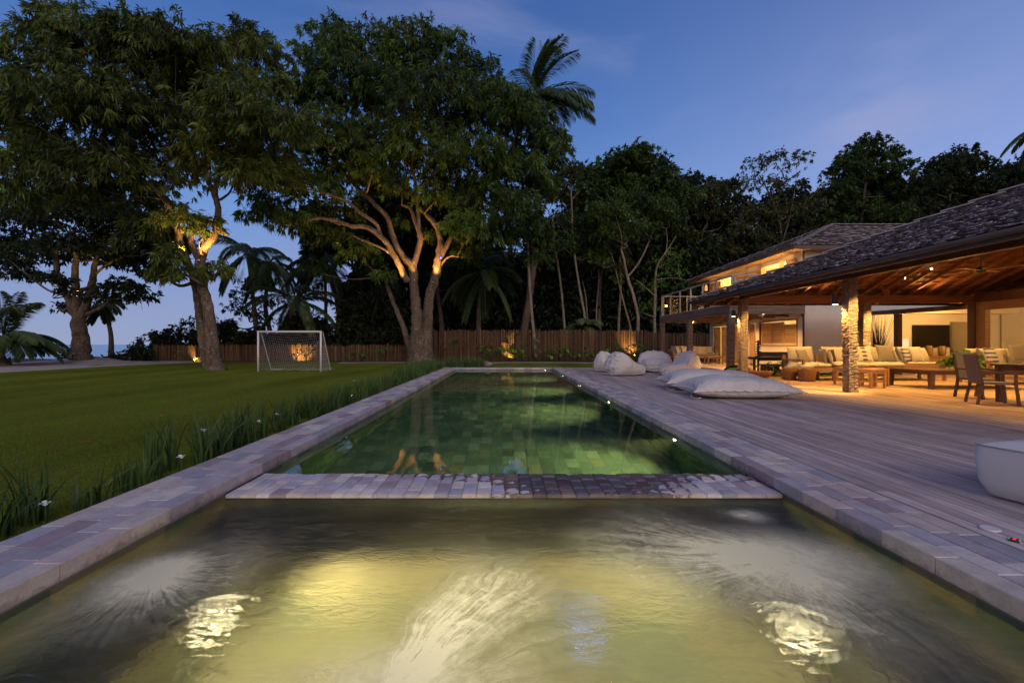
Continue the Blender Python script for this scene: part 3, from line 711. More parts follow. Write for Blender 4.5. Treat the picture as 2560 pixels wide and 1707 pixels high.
tree('mango_tree', 'big mango tree on the left lawn, its fork glowing yellow above a twin trunk', 'tree', 25.4, A, BA, 'leafA', 'bark', dens=54, k=13, L=.42, W=.085, droop=.75, spread=.42, depth=3.4, sides=16, tk=.64)
# --- the big mango by the fence (centre) ---
Bm = [[(1044,908,1.0),(1043,870,.72),(1043,820,.50),(1040,770,.44),(1035,720,.38),(1031,668,.36),(1006,640,.27),(985,600,.24),(968,545,.22),(930,505,.19),(880,455,.15),(830,400,.1)],
      [(1033,672,.27),(1046,620,.25),(1050,588,.22),(1036,550,.19),(1024,520,.15),(1003,512,.08)],[(1049,595,.2),(1045,540,.17),(1040,470,.15),(1030,400,.12),(1060,330,.08)],
      [(1062,908,.95,.2),(1064,870,.62,.2),(1068,810,.46,.2),(1074,740,.42,.1),(1090,685,.38),(1096,645,.35),(1101,605,.27),(1093,570,.24),(1062,532,.19),(1042,518,.12)],
      [(1096,650,.26),(1118,612,.22),(1134,575,.20),(1146,530,.16),(1180,480,.12),(1230,430,.08)],
      [(1098,670,.14),(1112,650,.10),(1130,640,.08),(1150,643,.04)],
      [(1018,705,.30,-.3),(1000,665,.26,-.5),(975,620,.23,-.7),(950,590,.21,-.9),(915,568,.19,-1),(880,566,.16,-1.2),(840,552,.14,-1.4),(800,546,.11,-1.6),(760,552,.07,-1.8),(725,548,.04,-2)],
      [(985,640,.12,-.5),(950,618,.10,-.8),(905,600,.07,-1),(880,588,.04,-1.1)],
      [(955,600,.16,-.7),(940,560,.15,-1),(905,535,.13,-1.2),(860,500,.1,-1.4),(800,480,.07,-2),(740,470,.05,-2)],
      [(1040,908,.4,.9),(1022,860,.3,1),(1008,815,.24,1.1),(985,760,.2,1.4),(960,690,.16,2)],
      [(1042,480,.16),(1090,430,.13),(1130,360,.1),(1170,300,.06)],[(1036,430,.12),(1000,380,.1),(960,300,.07)]]
BB = [(815,145,75),(860,120,60),(930,135,85),(1040,120,80),(1120,160,75),(1145,90,26),(1080,95,30),(1190,210,75),(830,60,30),(765,245,80),(850,240,120),(970,260,125),(1090,260,125),(1210,310,110),(1290,300,70),(1340,290,50),
      (1370,350,50),(1400,370,26),(1340,400,80),(720,350,90),(820,370,110),(940,380,115),(1060,390,115),(1180,410,110),(1290,440,90),(1350,470,55),(700,460,85),(780,470,80),(870,450,70),(960,460,50,2.5),(1120,470,70,2.5),(1230,510,85),(1300,540,70),
      (690,540,60),(740,560,60),(830,600,55,2),(900,640,50,2.5),(1180,580,70),(1160,640,45,1.5),(1240,600,60),(1320,600,60),(660,420,60),(640,500,35),(1290,250,50),(1250,240,50),(620,540,24),(1000,560,26,1.5),(1070,590,24,1.5),(960,690,28,1),(1010,150,70),(1000,470,45,-1.2),(930,430,60,-1.5),(1090,500,45,-1),(1140,560,36,-.8),(780,680,35,2.5),(850,540,60,2.5)]
tree('mango_tree', 'tallest mango tree in the centre, its pale forked trunk standing before the stake fence', 'tree', 34, Bm, BB, 'leafB', 'bark', dens=37, k=13, L=.48, W=.105, droop=.8, spread=.42, depth=3.2, sides=16, tk=.86)
# --- the beach almond (far left) ---
Cm = [[(200,908,1.25),(201,880,.85),(200,835,.68),(196,800,.66),(180,765,.40),(158,720,.34),(143,690,.3),(140,640,.25),(120,580,.16)],
      [(196,805,.5),(192,750,.40),(188,690,.32),(190,640,.24),(185,580,.14)],[(200,800,.45),(220,750,.38),(232,700,.32),(238,660,.25),(262,600,.15)],
      [(205,790,.2),(250,770,.18),(300,735,.12),(350,715,.08)],[(170,740,.14),(120,725,.1),(60,680,.07),(10,640,.04)],[(232,690,.16),(270,660,.12),(310,640,.08)]]
BC = [(40,560,80),(130,540,90),(230,530,95),(330,560,95),(420,620,55),(0,610,60),(90,640,70),(180,620,70),(270,640,75),(350,660,70),(395,690,40),(60,690,40),(130,700,35),(165,730,20),(300,720,45),(350,745,34),(255,745,35),(230,780,22),(155,770,20),(380,590,60),(20,660,45),(330,600,70)]
tree('almond_tree', 'dark spreading tree on the pale sand at far left, small lamps in its branches', 'tree', 35, Cm, BC, 'leafC', 'bark', dens=42, k=8, L=.40, W=.17, droop=.3, spread=.7, depth=3.5, sides=12, squash=.6, tk=.72)

# --- forest behind the fence ---
FT = [  # label, y, limbs, blobs, mat, bark, kwargs
 ('slender pale tree rising in front of the stake fence, hung with drooping leaves', 37, [[(1340,893,.16),(1334,830,.13),(1327,760,.125),(1322,680,.12),(1318,600,.11),(1312,540,.10),(1300,480,.07)]], [(1330,580,45),(1300,560,40),(1345,650,35),(1310,520,45),(1360,610,28)], 'leafB', 'bark_pale', dict(dens=50, k=9, L=.4, W=.09, droop=.8, depth=.8)),
 ('tallest round crowned tree behind the beanbags, peaking left of the house', 47, [[(1500,890,.25),(1500,700,.2),(1530,560,.16),(1560,450,.1)],[(1510,650,.12),(1480,560,.08)]], [(1600,385,36),(1560,410,48),(1620,425,55),(1570,450,65),(1510,450,60),(1650,470,60),(1560,500,75),(1480,500,60),(1650,530,60),(1500,550,60),(1700,500,50),(1600,375,18)], 'leafD', 'bark_dark', dict(dens=48, k=10, L=.42, W=.17, depth=1.8, spread=.7, droop=.2)),
 ('thin dark leaved tree behind the fence just right of the centre mango', 45, [[(1412,890,.14),(1410,800,.12),(1400,700,.11),(1385,600,.10),(1381,540,.08)]], [(1400,480,50),(1440,500,40),(1385,560,38),(1430,440,40),(1380,430,30)], 'leafE', 'bark_pale', dict(dens=30, k=9, L=.4, W=.13, depth=1.2)),
 ('slim white stemmed tree with a forked top behind the fence at centre', 43, [[(1466,890,.13),(1463,800,.12),(1445,700,.11),(1433,600,.10),(1430,530,.09),(1427,470,.06)],[(1431,560,.06),(1410,540,.03)],[(1430,500,.05),(1445,480,.03)]], [(1425,545,28),(1460,600,45),(1410,620,40),(1480,640,40)], 'leafD', 'bark_pale', dict(dens=26, k=9, L=.38, W=.15, depth=1)),
 ('light green leaning tree with a Y shaped pale trunk right behind the fence', 41, [[(1588,892,.17),(1594,830,.16),(1594,790,.15),(1584,740,.14),(1568,692,.13),(1560,650,.11),(1552,620,.09)],[(1569,692,.09),(1598,655,.08),(1622,605,.07),(1637,565,.05)]], [(1540,540,45),(1590,510,50),(1640,530,50),(1560,580,50),(1520,590,40),(1610,580,45),(1670,550,40),(1500,530,40)], 'leafD', 'bark_pale', dict(dens=44, k=9, L=.34, W=.15, depth=1.2, spread=.8)),
 ('brightly lit slender tree beside the upper balcony with yellow green leaves', 42, [[(1637,892,.15),(1636,800,.14),(1638,740,.13),(1638,700,.11),(1645,660,.09),(1672,620,.06),(1690,590,.04)],[(1637,740,.06),(1610,715,.05),(1590,700,.03)],[(1640,700,.05),(1680,695,.04),(1720,702,.03)],[(1664,640,.05),(1668,600,.04),(1665,570,.03)]], [(1640,720,36),(1680,690,38),(1610,720,28),(1660,660,36),(1690,640,36),(1630,770,28),(1600,780,22),(1710,720,25)], 'bright', 'bark_pale', dict(dens=14, k=8, L=.28, W=.10, depth=1, spread=.9)),
 ('orange lit thin trunk between the two paler ones behind the fence', 44, [[(1548,890,.14),(1547,800,.13),(1552,720,.10),(1550,640,.08)]], [(1550,640,30),(1530,670,30),(1570,660,25)], 'leafE', 'bark_pale', dict(dens=20, k=8, L=.35, W=.12, depth=.8)),
 ('thin bent sapling leaning left below the Y shaped trunk', 43, [[(1583,890,.10),(1576,820,.09),(1560,760,.08),(1545,700,.07),(1530,640,.05),(1515,600,.04)]], [(1520,620,25),(1500,660,30),(1540,700,22)], 'leafD', 'bark_pale', dict(dens=20, k=8, L=.32, W=.12, depth=.8)),
 ('pair of thin reddish stems rising from the fern undergrowth', 46, [[(1493,890,.09),(1491,780,.08),(1497,690,.06),(1490,600,.04)],[(1470,890,.08),(1466,760,.07),(1456,700,.05)]], [(1480,680,34),(1500,620,30),(1460,660,28)], 'leafF', 'bark_pale', dict(dens=20, k=8, L=.35, W=.12, depth=.8)),
 ('olive tree crown just left of the two storey house', 52, [[(1745,890,.2),(1745,700,.16),(1755,580,.12)]], [(1750,500,42),(1790,490,38),(1720,540,45),(1770,560,50),(1810,550,45),(1740,620,50),(1700,600,45),(1800,630,45)], 'leafE', 'bark_dark', dict(dens=38, k=10, L=.42, W=.18, depth=2)),
 ('sparse twiggy topped tree standing above the upper roof', 50, [[(1950,890,.22),(1951,700,.17),(1952,620,.13),(1950,560,.1),(1930,500,.08),(1900,440,.05)],[(1951,620,.08),(1975,540,.06),(1990,450,.04)],[(1951,610,.08),(1900,570,.05),(1880,520,.04)],[(1960,560,.06),(2020,500,.05),(2060,460,.03)]], [(1890,420,36),(1940,400,34),(1990,410,34),(1880,470,40),(1950,460,40),(1900,540,50),(1970,540,55),(2030,520,45),(1860,580,40),(1930,610,50),(2040,590,50),(1990,640,50)], 'leafE', 'bark_dark', dict(dens=19, k=9, L=.36, W=.13, depth=1.5, twigs=10)),
 ('tall dark tree peaking over the right end of the upper roof', 54, [[(2150,890,.25),(2150,600,.18),(2165,450,.12)]], [(2170,365,36),(2140,400,42),(2200,400,46),(2230,430,42),(2110,430,45),(2160,460,60),(2220,490,55),(2090,490,50),(2150,540,60),(2230,560,60),(2080,570,50)], 'leafD', 'bark_dark', dict(dens=42, k=10, L=.42, W=.17, depth=2)),
 ('dense domed tree behind the big shingle roof', 55, [[(2370,890,.25),(2370,600,.2),(2375,480,.12)]], [(2350,425,45),(2400,405,42),(2430,430,45),(2310,470,50),(2380,470,60),(2450,490,55),(2330,540,60),(2420,550,60),(2290,520,40)], 'leafC', 'bark_dark', dict(dens=42, k=10, L=.42, W=.18, depth=2)),
 ('dark flat topped tree at the right edge of the picture', 56, [[(2540,890,.25),(2540,650,.2),(2550,500,.12)]], [(2500,450,40),(2550,430,42),(2600,440,45),(2520,500,55),(2590,510,60),(2480,500,40)], 'leafC', 'bark_dark', dict(dens=38, k=10, L=.42, W=.18, depth=2)),
 ('dark tree filling the gap between the round crown and the olive tree', 58, [[(1700,890,.2),(1700,600,.15)]], [(1690,480,40),(1720,460,36),(1660,520,50),(1700,560,55),(1640,600,60),(1730,470,30),(1820,470,30)], 'leafC', 'bark_dark', dict(dens=38, k=10, L=.45, W=.2, depth=2)),
 ('dark low tree behind the fence left of the round crown', 60, [[(1440,890,.2),(1440,650,.15)]], [(1430,440,34),(1470,450,40),(1400,500,40),(1450,560,60),(1500,640,60),(1400,620,50)], 'leafC', 'bark_dark', dict(dens=34, k=10, L=.45, W=.2, depth=2)),
 ('shadowy tree behind the fence right of the centre mango trunk', 50, [[(1182,890,.45),(1184,800,.4),(1190,720,.32),(1186,640,.25),(1190,560,.2)],[(1186,700,.15),(1215,640,.1)]], [(1190,620,60),(1240,660,50),(1150,690,40),(1280,700,50),(1220,740,40),(1170,760,30)], 'leafC', 'bark', dict(dens=20, k=9, L=.45, W=.15, depth=1.6, droop=.6)),
 ('dark leaning trunk close behind the centre mango', 44, [[(1108,890,.3),(1105,820,.26),(1098,760,.2),(1092,700,.16)]], [(1110,690,40),(1140,720,36),(1080,700,30)], 'leafC', 'bark_dark', dict(dens=20, k=9, L=.4, W=.13, depth=1.2)),
 ('bushy dark tree between the two palms left of the centre', 46, [[(640,880,.2),(636,800,.16),(630,730,.1)]], [(640,720,40),(610,740,30),(590,770,30),(660,760,36),(620,790,36),(560,810,24),(650,800,30)], 'leafC', 'bark_dark', dict(dens=20, k=9, L=.34, W=.13, depth=1.2)),
 ('feathery thin leaved tree right of the round bush behind the goal', 45, [[(740,885,.14),(742,820,.1),(745,740,.06),(760,690,.04)],[(742,800,.06),(720,760,.04)]], [(745,690,26),(780,720,28),(700,760,28),(730,800,34),(780,790,34),(690,810,30),(760,840,36)], 'leafC', 'bark_dark', dict(dens=16, k=8, L=.30, W=.09, depth=1, twigs=8)),
 ('rounded dark bush on the shore left of the twin trunk', 42, [[(450,890,.2),(450,860,.15),(455,835,.1)]], [(440,830,26),(475,815,24),(410,850,24),(460,850,32),(490,845,26),(500,870,26),(430,875,26)], 'leafC', 'bark_dark', dict(dens=34, k=9, L=.3, W=.13, depth=.8)),
 ('dark tree mass immediately left of the centre mango trunk', 42, [[(930,885,.25),(935,800,.2),(945,730,.15)],[(960,885,.2),(965,800,.15),(975,730,.1)]], [(930,700,45),(960,740,45),(890,770,40),(920,800,50),(980,780,40),(870,820,36),(940,850,45),(985,840,40),(880,720,26)], 'leafC', 'bark_dark', dict(dens=30, k=9, L=.42, W=.15, depth=1.5)),
]
for lb, y, limbs, blobs, mt, bk, kw in FT:
    kw = dict(kw); tree('forest_tree', lb, 'tree', y, limbs, blobs, mt, bk, group='trees behind the fence', twigs=kw.pop('twigs', 3), sides=8, **kw)
# --- undergrowth nobody could count ---
def mass(name, boxes, dens, L, W, mat, k=8, label=None, spread=.8):
    cs = []
    for (u0, u1, v0, v1, y0, y1, n) in boxes:
        u = rng.uniform(u0, u1, n); t = rng.random(n); y = rng.uniform(y0, y1, n)
        top = v0 + 22*np.sin(u*.031)+14*np.sin(u*.083+1)+9*np.sin(u*.19)
        v = top + (v1-top)*t
        cs.append(np.stack([(u-U0)*y/F, y, H-(v-V0)*y/F], 1))
    c = np.vstack(cs); o = norm(rng.normal(size=c.shape)+np.array([0,-.3,.3]))
    v, f, t = leaves(c, o, k, L, W, .3, spread, rng.uniform(0, .8, len(c)), .12)
    ob = fastmesh(name, v, f, M[mat], tone=t); return tag(ob, label, 'undergrowth', kind='stuff')
mass('forest_undergrowth', [(1080, 1800, 620, 890, 47, 52, 7000), (890, 1200, 480, 880, 46, 52, 7500), (760, 900, 530, 640, 44, 48, 1300), (1350, 2650, 560, 880, 56, 60, 6500), (860, 1120, 690, 890, 45, 50, 3000), (1950, 2650, 500, 700, 58, 62, 3500), (1420, 2650, 480, 640, 60, 64, 6000), (2080, 2650, 440, 560, 60, 64, 2500)], 1, .75, .30, 'leafF', label='dark mass of undergrowth filling the wood behind the fence')
mass('shore_scrub', [(380, 620, 835, 893, 41, 44, 1500), (600, 1010, 815, 893, 41, 45, 3200), (265, 380, 885, 905, 36.5, 39, 260), (160,200,885,905,37,38,80), (850, 900, 760, 890, 42, 44, 600)], 1, .42, .15, 'leafF', label='low dark scrub along the shore behind the short fence')

# --- palms ---
def palm(label, base, top, r0, nf, fl, mat='palm', seed=0, up=.5, lean=(0,0), leaf=.8, droop=1.0, group='coconut palms'):
    rs = np.random.default_rng(seed); e = empty('coconut_palm', base, label, 'palm tree', group); off = np.array(base)
    b = np.array(base); t = np.array(top); m1 = b*.5+t*.5+np.array([rs.normal()*.5, 0, 0])
    if np.linalg.norm(t-b) > .5:
        pp, rr = smooth_path([b, m1, t], [r0*1.5, r0, r0*.8], 8); m_ = MB(); m_.tube(pp-off, rr, 10, noise=.03); m_.build('trunk', M['bark'], e)
    vs, fs, ts = [], [], []; st = MB()
    for i in range(nf):
        az = 2*PI*i/nf + rs.normal()*.25; el = up + rs.uniform(-.9, .65); L = fl*rs.uniform(.8, 1.12)
        d = np.array([math.cos(az)*math.cos(el)+lean[0], math.sin(az)*math.cos(el)+lean[1], math.sin(el)]); d /= np.linalg.norm(d)
        n = 34; p = t.copy(); pts = [p.copy()]; g = d.copy()
        for q in range(n):
            g = g + np.array([lean[0]*.015, 0, -.034*droop*(1+q/n)]); g /= np.linalg.norm(g); p = p + g*L/n; pts.append(p.copy())
        pts = np.array(pts); st.tube(pts[::3]-off, np.linspace(.05, .01, len(pts[::3])), 4, cap=False)
        tone = rs.uniform(.1, .7)
        for q in range(4, n):
            g = norm(pts[q+1]-pts[q]) if q < n else g
            sd = norm(np.cross(g, (0,0,1))); ll = leaf*math.sin(PI*(.12+.83*q/n))**.6
            for sgn in (-1, 1):
                for h in (0, .33, .66):
                    o = pts[q]*(1-h)+pts[min(q+1,n)]*h
                    dd = norm(sd*sgn*.8+g*.75+np.array([0,0,-.35*rs.uniform(.4,1.6)])); tip = o+dd*ll+np.array([0,0,-ll*.22]); mid = o+dd*ll*.5
                    wv = norm(np.cross(dd, sd+g))*.045
                    k = len(vs); vs += [o, mid+wv, tip, mid-wv]; fs.append((k,k+1,k+2,k+3)); ts.append(np.clip(tone+rs.normal()*.1, 0, 1))
    st.build('frond_stalks', M['palm'], e)
    fastmesh('fronds', np.array(vs), np.array(fs), M[mat], e, np.array(ts), off=off); return e
palm('tall palm whose windblown crown rises beside the top of the centre mango', P(1300, 890, 44), P(1333, 245, 44), .28, 26, 5.9, seed=3, up=.95, lean=(.22, 0), leaf=1.8, droop=.72)
palm('low windblown palm at the far left edge above the sand', P(15, 925, 30), P(8, 850, 30), .3, 20, 3.3, seed=5, up=.95, lean=(.25, 0), leaf=1.0)
palm('slim palm at the left of the pair behind the goal', P(648, 885, 46), P(620, 632, 46), .2, 16, 5.0, seed=7, up=.3, leaf=1.1)
palm('slim palm at the right of the pair behind the goal, half under the mango', P(692, 885, 47), P(678, 655, 47), .2, 15, 4.6, seed=8, up=.2, leaf=1.1)
palm('short bushy palm behind the goal crossbar', P(735, 885, 42), P(737, 755, 42), .22, 17, 4.8, seed=9, up=.7, leaf=.9)
palm('straight palm trunk rising between the short palm and the mango', P(816, 885, 46), P(813, 660, 46), .16, 13, 4.2, seed=12, up=.1, leaf=1.0)
palm('leaning palm trunk rising beside the straight one', P(835, 885, 44), P(806, 650, 44), .17, 12, 4.2, seed=13, up=.1, leaf=1.0)
palm('leaning palm behind the far left tree, its crown lost in the branches', P(277, 905, 39), P(256, 760, 39), .16, 12, 2.0, seed=14, up=.1, leaf=.7)
palm('palm whose fronds reach in at the right edge of the sky', P(2700, 880, 36), P(2668, 300, 36), .28, 17, 4.2, seed=15, up=.3, leaf=1.0)
palm('shadowy palm behind the fence between the mango and the slender tree', P(1200, 885, 41), P(1210, 680, 41), .2, 16, 5.0, seed=16, up=.2, leaf=1.1)
palm('low palm over the fence near the middle of the garden', P(1450, 885, 40), P(1455, 815, 40), .12, 12, 2.2, seed=17, up=.5, leaf=.9)

# --- iris border along the coping, lawn blades ---
def blades(n, xf, yf, zf, hmin, hmax, wd, bend, tone, clump=None, seg=4):
    x, y = xf(n), yf(n); z = zf(x, y); h = rng.uniform(hmin, hmax, n); az = rng.uniform(0, 2*PI, n); bd = rng.uniform(0, bend, n)**1.0
    dx, dy = np.cos(az), np.sin(az); t = np.linspace(0, 1, seg+1); fa = rng.uniform(0, PI, n); wx, wy = np.cos(fa), np.sin(fa)
    V = []
    for q in t:
        cx = x+dx*bd*h*q**2; cy_ = y+dy*bd*h*q**2; cz = z+h*q*(1-.25*bd*q)
        ww = wd*(1-q**2.2)*.5+.0006
        V += [np.stack([cx-wx*ww, cy_-wy*ww, cz], 1), np.stack([cx+wx*ww, cy_+wy*ww, cz], 1)]
    V = np.stack(V, 1).reshape(-1, 3); b0 = np.arange(n)[:,None]*(2*(seg+1))
    f = np.concatenate([b0+np.array([[2*q, 2*q+1, 2*q+3, 2*q+2]]) for q in range(seg)], 0)
    tn = np.tile(np.clip(rng.normal(tone, .18, n), 0, 1), seg); return V, f, tn
def irises():
    Vs, Fs, Ts = [], [], []; o = 0
    yy = 1.6; cy_last = 1
    while yy < 25.6:
        nc = int(rng.integers(0, 3)) if rng.random() < .8 else 3
        for _ in range(nc):
            cx = -3.62 - abs(rng.normal(0, .22)); cy_ = yy+rng.uniform(-.12, .12); hh = rng.uniform(.25, .70) if cy_ < 14 else rng.uniform(.35, .7)
            n = int(rng.integers(12, 20)); fan = rng.uniform(0, PI)
            v, f, t = blades(n, lambda n: cx+rng.normal(0,.045,n), lambda n: cy_+rng.normal(0,.045,n), lambda x, y: x*0+LZ, hh*.55, hh*1.15, .020, .5 if rng.random() < .7 else 1.3, .3 if cy_ < 12 else .5)
            Vs.append(v); Fs.append(f+o); Ts.append(t); o += len(v)
        yy += .16
    # the thick tufts round the far left corner
    for cx, cy_, n, hh in [(rng.uniform(-4.4, -3.4), rng.uniform(17, 26.5), 26, rng.uniform(.5,.75)) for _ in range(120)] + [(rng.uniform(-3.3, -1.2), rng.uniform(25.9, 27.4), 30, rng.uniform(.5,.85)) for _ in range(60)]:
        v, f, t = blades(n, lambda n: cx+rng.normal(0,.07,n), lambda n: cy_+rng.normal(0,.07,n), lambda x, y: x*0+LZ, hh*.5, hh*1.1, .022, .7, .55)
        Vs.append(v); Fs.append(f+o); Ts.append(t); o += len(v)
    ob = fastmesh('iris_border', np.vstack(Vs), np.vstack(Fs), M['iris'], tone=np.concatenate(Ts)); tag(ob, 'long border of sword leaved irises between the lawn and the pool coping', 'iris border', kind='stuff')
irises()
def lawnblades():
    n = 130000
    yy = 2.2 + 20*rng.random(n)**1.6; xx = -3.45 - (yy*1.25)*rng.random(n)
    v, f, t = blades(n, lambda n: xx, lambda n: yy, lambda x, y: lawn_z(x, y)-.004, .018, .045, .0048, .9, .5, seg=1)
    ob = fastmesh('lawn_grass', v, f, M['grass'], tone=t); tag(ob, 'short mown grass of the lawn left of the pool', 'grass', kind='stuff')
lawnblades()
# white iris flowers (each on its own stalk)
M['petal'] = mat_plain('white_petal', (.85,.82,.80), .6, .03)
FL = [(112,1256,3.6,'nearest white iris flower, low at the left picture edge'),(452,1140,4.9,'white iris flower beside the coping where the tufts thin out'),(508,1074,5.6,'tallest white iris flower, facing the lawn'),(648,1052,6.9,'small white iris flower hanging over the tufts, next to a bigger one'),(694,1034,7.7,'pair topped white iris flower halfway along the border'),(885,951,14.5,'tiny white iris flower near the yellow lit tufts'),(1023,910,21,'tiny white iris flower left of the centre mango'),(1079,890,25.4,'tiny white iris flower in the far corner tuft')]
for u, v, y, lb in FL:
    p = np.array(P(u, v, y)); e = empty('iris_flower', (p[0], p[1], LZ), lb, 'flower', 'white iris flowers'); hgt = p[2]-LZ
    m_ = MB(); m_.tube([(0,0,0),(.01,0,hgt*.5),(0,0,hgt-.01)], .0028*(1+y/12), 5); m_.build('stalk', M['iris'], e)
    m_ = MB(); s = .042*(1+y/40)
    for q in range(6):
        a = q*PI/3+.3; el = .15 if q % 2 else .6; d = np.array([math.cos(a)*math.cos(el), math.sin(a)*math.cos(el), math.sin(el)]); sd = np.array([-math.sin(a), math.cos(a), 0])*s*.42
        c = np.array([0,0,hgt-.01]); m_.add([c, c+d*s*.6+sd, c+d*s*1.15-np.array([0,0,s*.25]), c+d*s*.6-sd], [(0,1,2,3)], False)
    m_.build('petals', M['petal'], e)
M['dryleaf'] = mat_plain('dry_leaf', (.30,.14,.06), .8, .2)
for k, (u, v, lb) in enumerate(((400,1044,'brown fallen leaf in the middle of the lawn'),(38,957,'wide brown fallen leaf near the sandy lawn edge'),(360,949,'small fallen leaf near the twin trunk'),(212,1112,'pale fallen leaf on the near lawn'),(470,1075,'fallen leaf on the lawn beside the iris border'),(120,1010,'fallen leaf at the left of the lawn'),(610,985,'fallen leaf on the lawn before the goal'),(300,985,'fallen leaf halfway to the twin trunk'))):
    y = 1138*1.45/(v-V0); e = empty('fallen_leaf', ((u-U0)*y/F, y, LZ+.035), lb, 'leaf', 'fallen leaves on the lawn', k*1.3); sc = .07+.02*(k % 3)
    MB().add([(-sc,0,0),(-sc*.2,-sc*.35,.02),(sc,0,.01),(-sc*.2,sc*.35,.025),(0,0,.0)], [(0,1,4),(1,2,4),(2,3,4),(3,0,4)]).build('blade', M['dryleaf'], e)
# --- plants along the fence ---
def leafplant(label, u, y, h, n, ls, seed, mat='bright', cat='plant', v0=None):
    rs = np.random.default_rng(seed); x = (u-U0)*y/F; e = empty('garden_plant', (x, y, LZ), label, cat, 'garden plants along the fence'); vs, fs, ts = [], [], []; st = MB()
    for i in range(n):
        az = 2*PI*i/n*2.4+rs.normal()*.3; rr = rs.uniform(.15, .55)*h; hh = h*rs.uniform(.35, 1.0); tip = np.array([math.cos(az)*rr, math.sin(az)*rr, hh])
        st.tube([(0,0,0), (tip[0]*.35, tip[1]*.35, hh*.7), tip], .012, 4, cap=False)
        d = norm(np.array([math.cos(az), math.sin(az), rs.uniform(-.7, .1)])); sd = norm(np.cross(d, (0,0,1))); L = ls*rs.uniform(.7, 1.2); Wd = L*.38; tn = rs.uniform(.2, .9)
        c = tip; pr = [(0,.15),(.12,.9),(.4,1.0),(.72,.6),(1.0,.02)]; nrm = np.cross(sd, d); k = len(vs)
        for q, wq in pr:
            m0 = c+d*L*q+np.array([0,0,-L*.3*q*q]); vs += [m0-sd*Wd*wq+nrm*.12*Wd*wq, m0, m0+sd*Wd*wq+nrm*.12*Wd*wq]
        for q in range(4):
            for j in (0, 1): fs.append((k+q*3+j, k+q*3+j+1, k+q*3+j+4, k+q*3+j+3)); ts.append(tn)
    st.build('stems', M['iris'], e); fastmesh('leaves', np.array(vs), np.array(fs), M[mat], e, np.array(ts), smooth=True); return e
GP = [(1283,37.0,1.3,12,.42,'broad leaved plant glowing yellow right over the brightest fence lamp'),(1306,37.4,2.4,10,.5,'tall dark philodendron right of the brightest fence lamp'),(1268,37.2,1.0,7,.4,'small lit plant just left of the brightest fence lamp'),(1240,37.3,2.5,9,.55,'banana like plant dark against the lit fence panel'),(1328,37.2,1.5,9,.4,'plant at the foot of the slender pale tree'),
      (1215,37.2,1.4,14,.4,'ferny plant left of the lit fence panel'),(1375,37.0,1.1,16,.38,'low fern at the fence, right of the slender tree'),(1410,37.2,1.5,18,.4,'bushy fern clump along the fence, right of the low fern'),(1470,37.2,1.2,14,.4,'dark shrub at the fence behind the left beanbags'),(1445,37.3,.9,10,.3,'small dark shrub between two ferns at the fence'),
      (1590,36.6,1.5,13,.4,'lit shrub behind the beanbags by the second fence lamp'),(1612,36.3,1.2,10,.38,'glossy plant right of the second fence lamp'),(1555,36.8,1.7,12,.4,'dark leafy plant left of the second fence lamp'),(1530,37.2,1.2,12,.4,'low leafy plant behind the leftmost beanbag'),
      (742,36.8,1.05,12,.32,'palm like seedling lit yellow behind the goal net'),(765,37.1,1.3,9,.36,'curled dark plant right of the seedling behind the net'),(500,37.0,1.0,13,.34,'spiky plant before the lit panel left of the twin trunk'),(455,37.2,1.0,9,.3,'dim plant at the left end of the short fence'),(900,37.3,1.1,9,.35,'dark plant at the short fence right of the goal'),(950,37.2,1.5,9,.4,'dark banana plant at the short fence near the mango'),(870,37.3,.9,8,.3,'small dark plant at the short fence'),
      (1135,37.4,2.2,6,.5,'thin papaya like plant before the tall fence by the mango'),(1690,34.5,1.2,12,.4,'small leafy plant under the balcony by the fence')]
for i, (u, y, h, n, ls, lb) in enumerate(GP): leafplant(lb, u, y, h, n, ls, 100+i)
leafplant('clump of strap leaved plants at the foot of the terrace corner post', 1845, 20.0, .75, 14, .5, 160, 'iris')
leafplant('short leafy plants on the grass beside the dining bench', 1935, 20.0, .7, 22, .3, 161, 'iris')

# --- fences ---
def fence(label, x0, x1, y, htf, seed):
    rs = np.random.default_rng(seed); e = empty('stake_fence', (x0, y, LZ), label, 'fence'); mb = MB(); x = x0
    while x < x1:
        r = rs.uniform(.032, .052); hh = htf(x)+rs.normal()*.05; dx = rs.normal()*.012
        c = (x-x0+r, rs.normal()*.012, 0); mb.tube([(c[0], c[1], -.1), (c[0]+dx, c[1], hh*.5), (c[0]+dx*1.5, c[1], hh-.05), (c[0]+dx*1.6, c[1], hh)], [r, r*.95, r*.9, r*.45], 6, smooth=False)
        x += 2*r+.006
    mb.build('stakes', M['stake'], e); m_ = MB()
    for k in (.3, .8): m_.tube([(0, .09, htf(x0)*k), (x1-x0, .09, htf(x1)*k)], .035, 6)
    m_.build('rails', M['stake'], e); return e
fence('low stake fence running left from the centre mango behind the goal', (383-U0)*38.2/F, (1048-U0)*38.2/F, 38.2, lambda x: 1.38+.03*math.sin(x), 1)
fence('tall stake fence running right from the centre mango behind the pool', (1048-U0)*38.2/F+.1, 26, 38.2, lambda x: 2.62 - .28*ss(np.array((x-10)/5.0)) + .03*math.sin(x*1.3), 2)

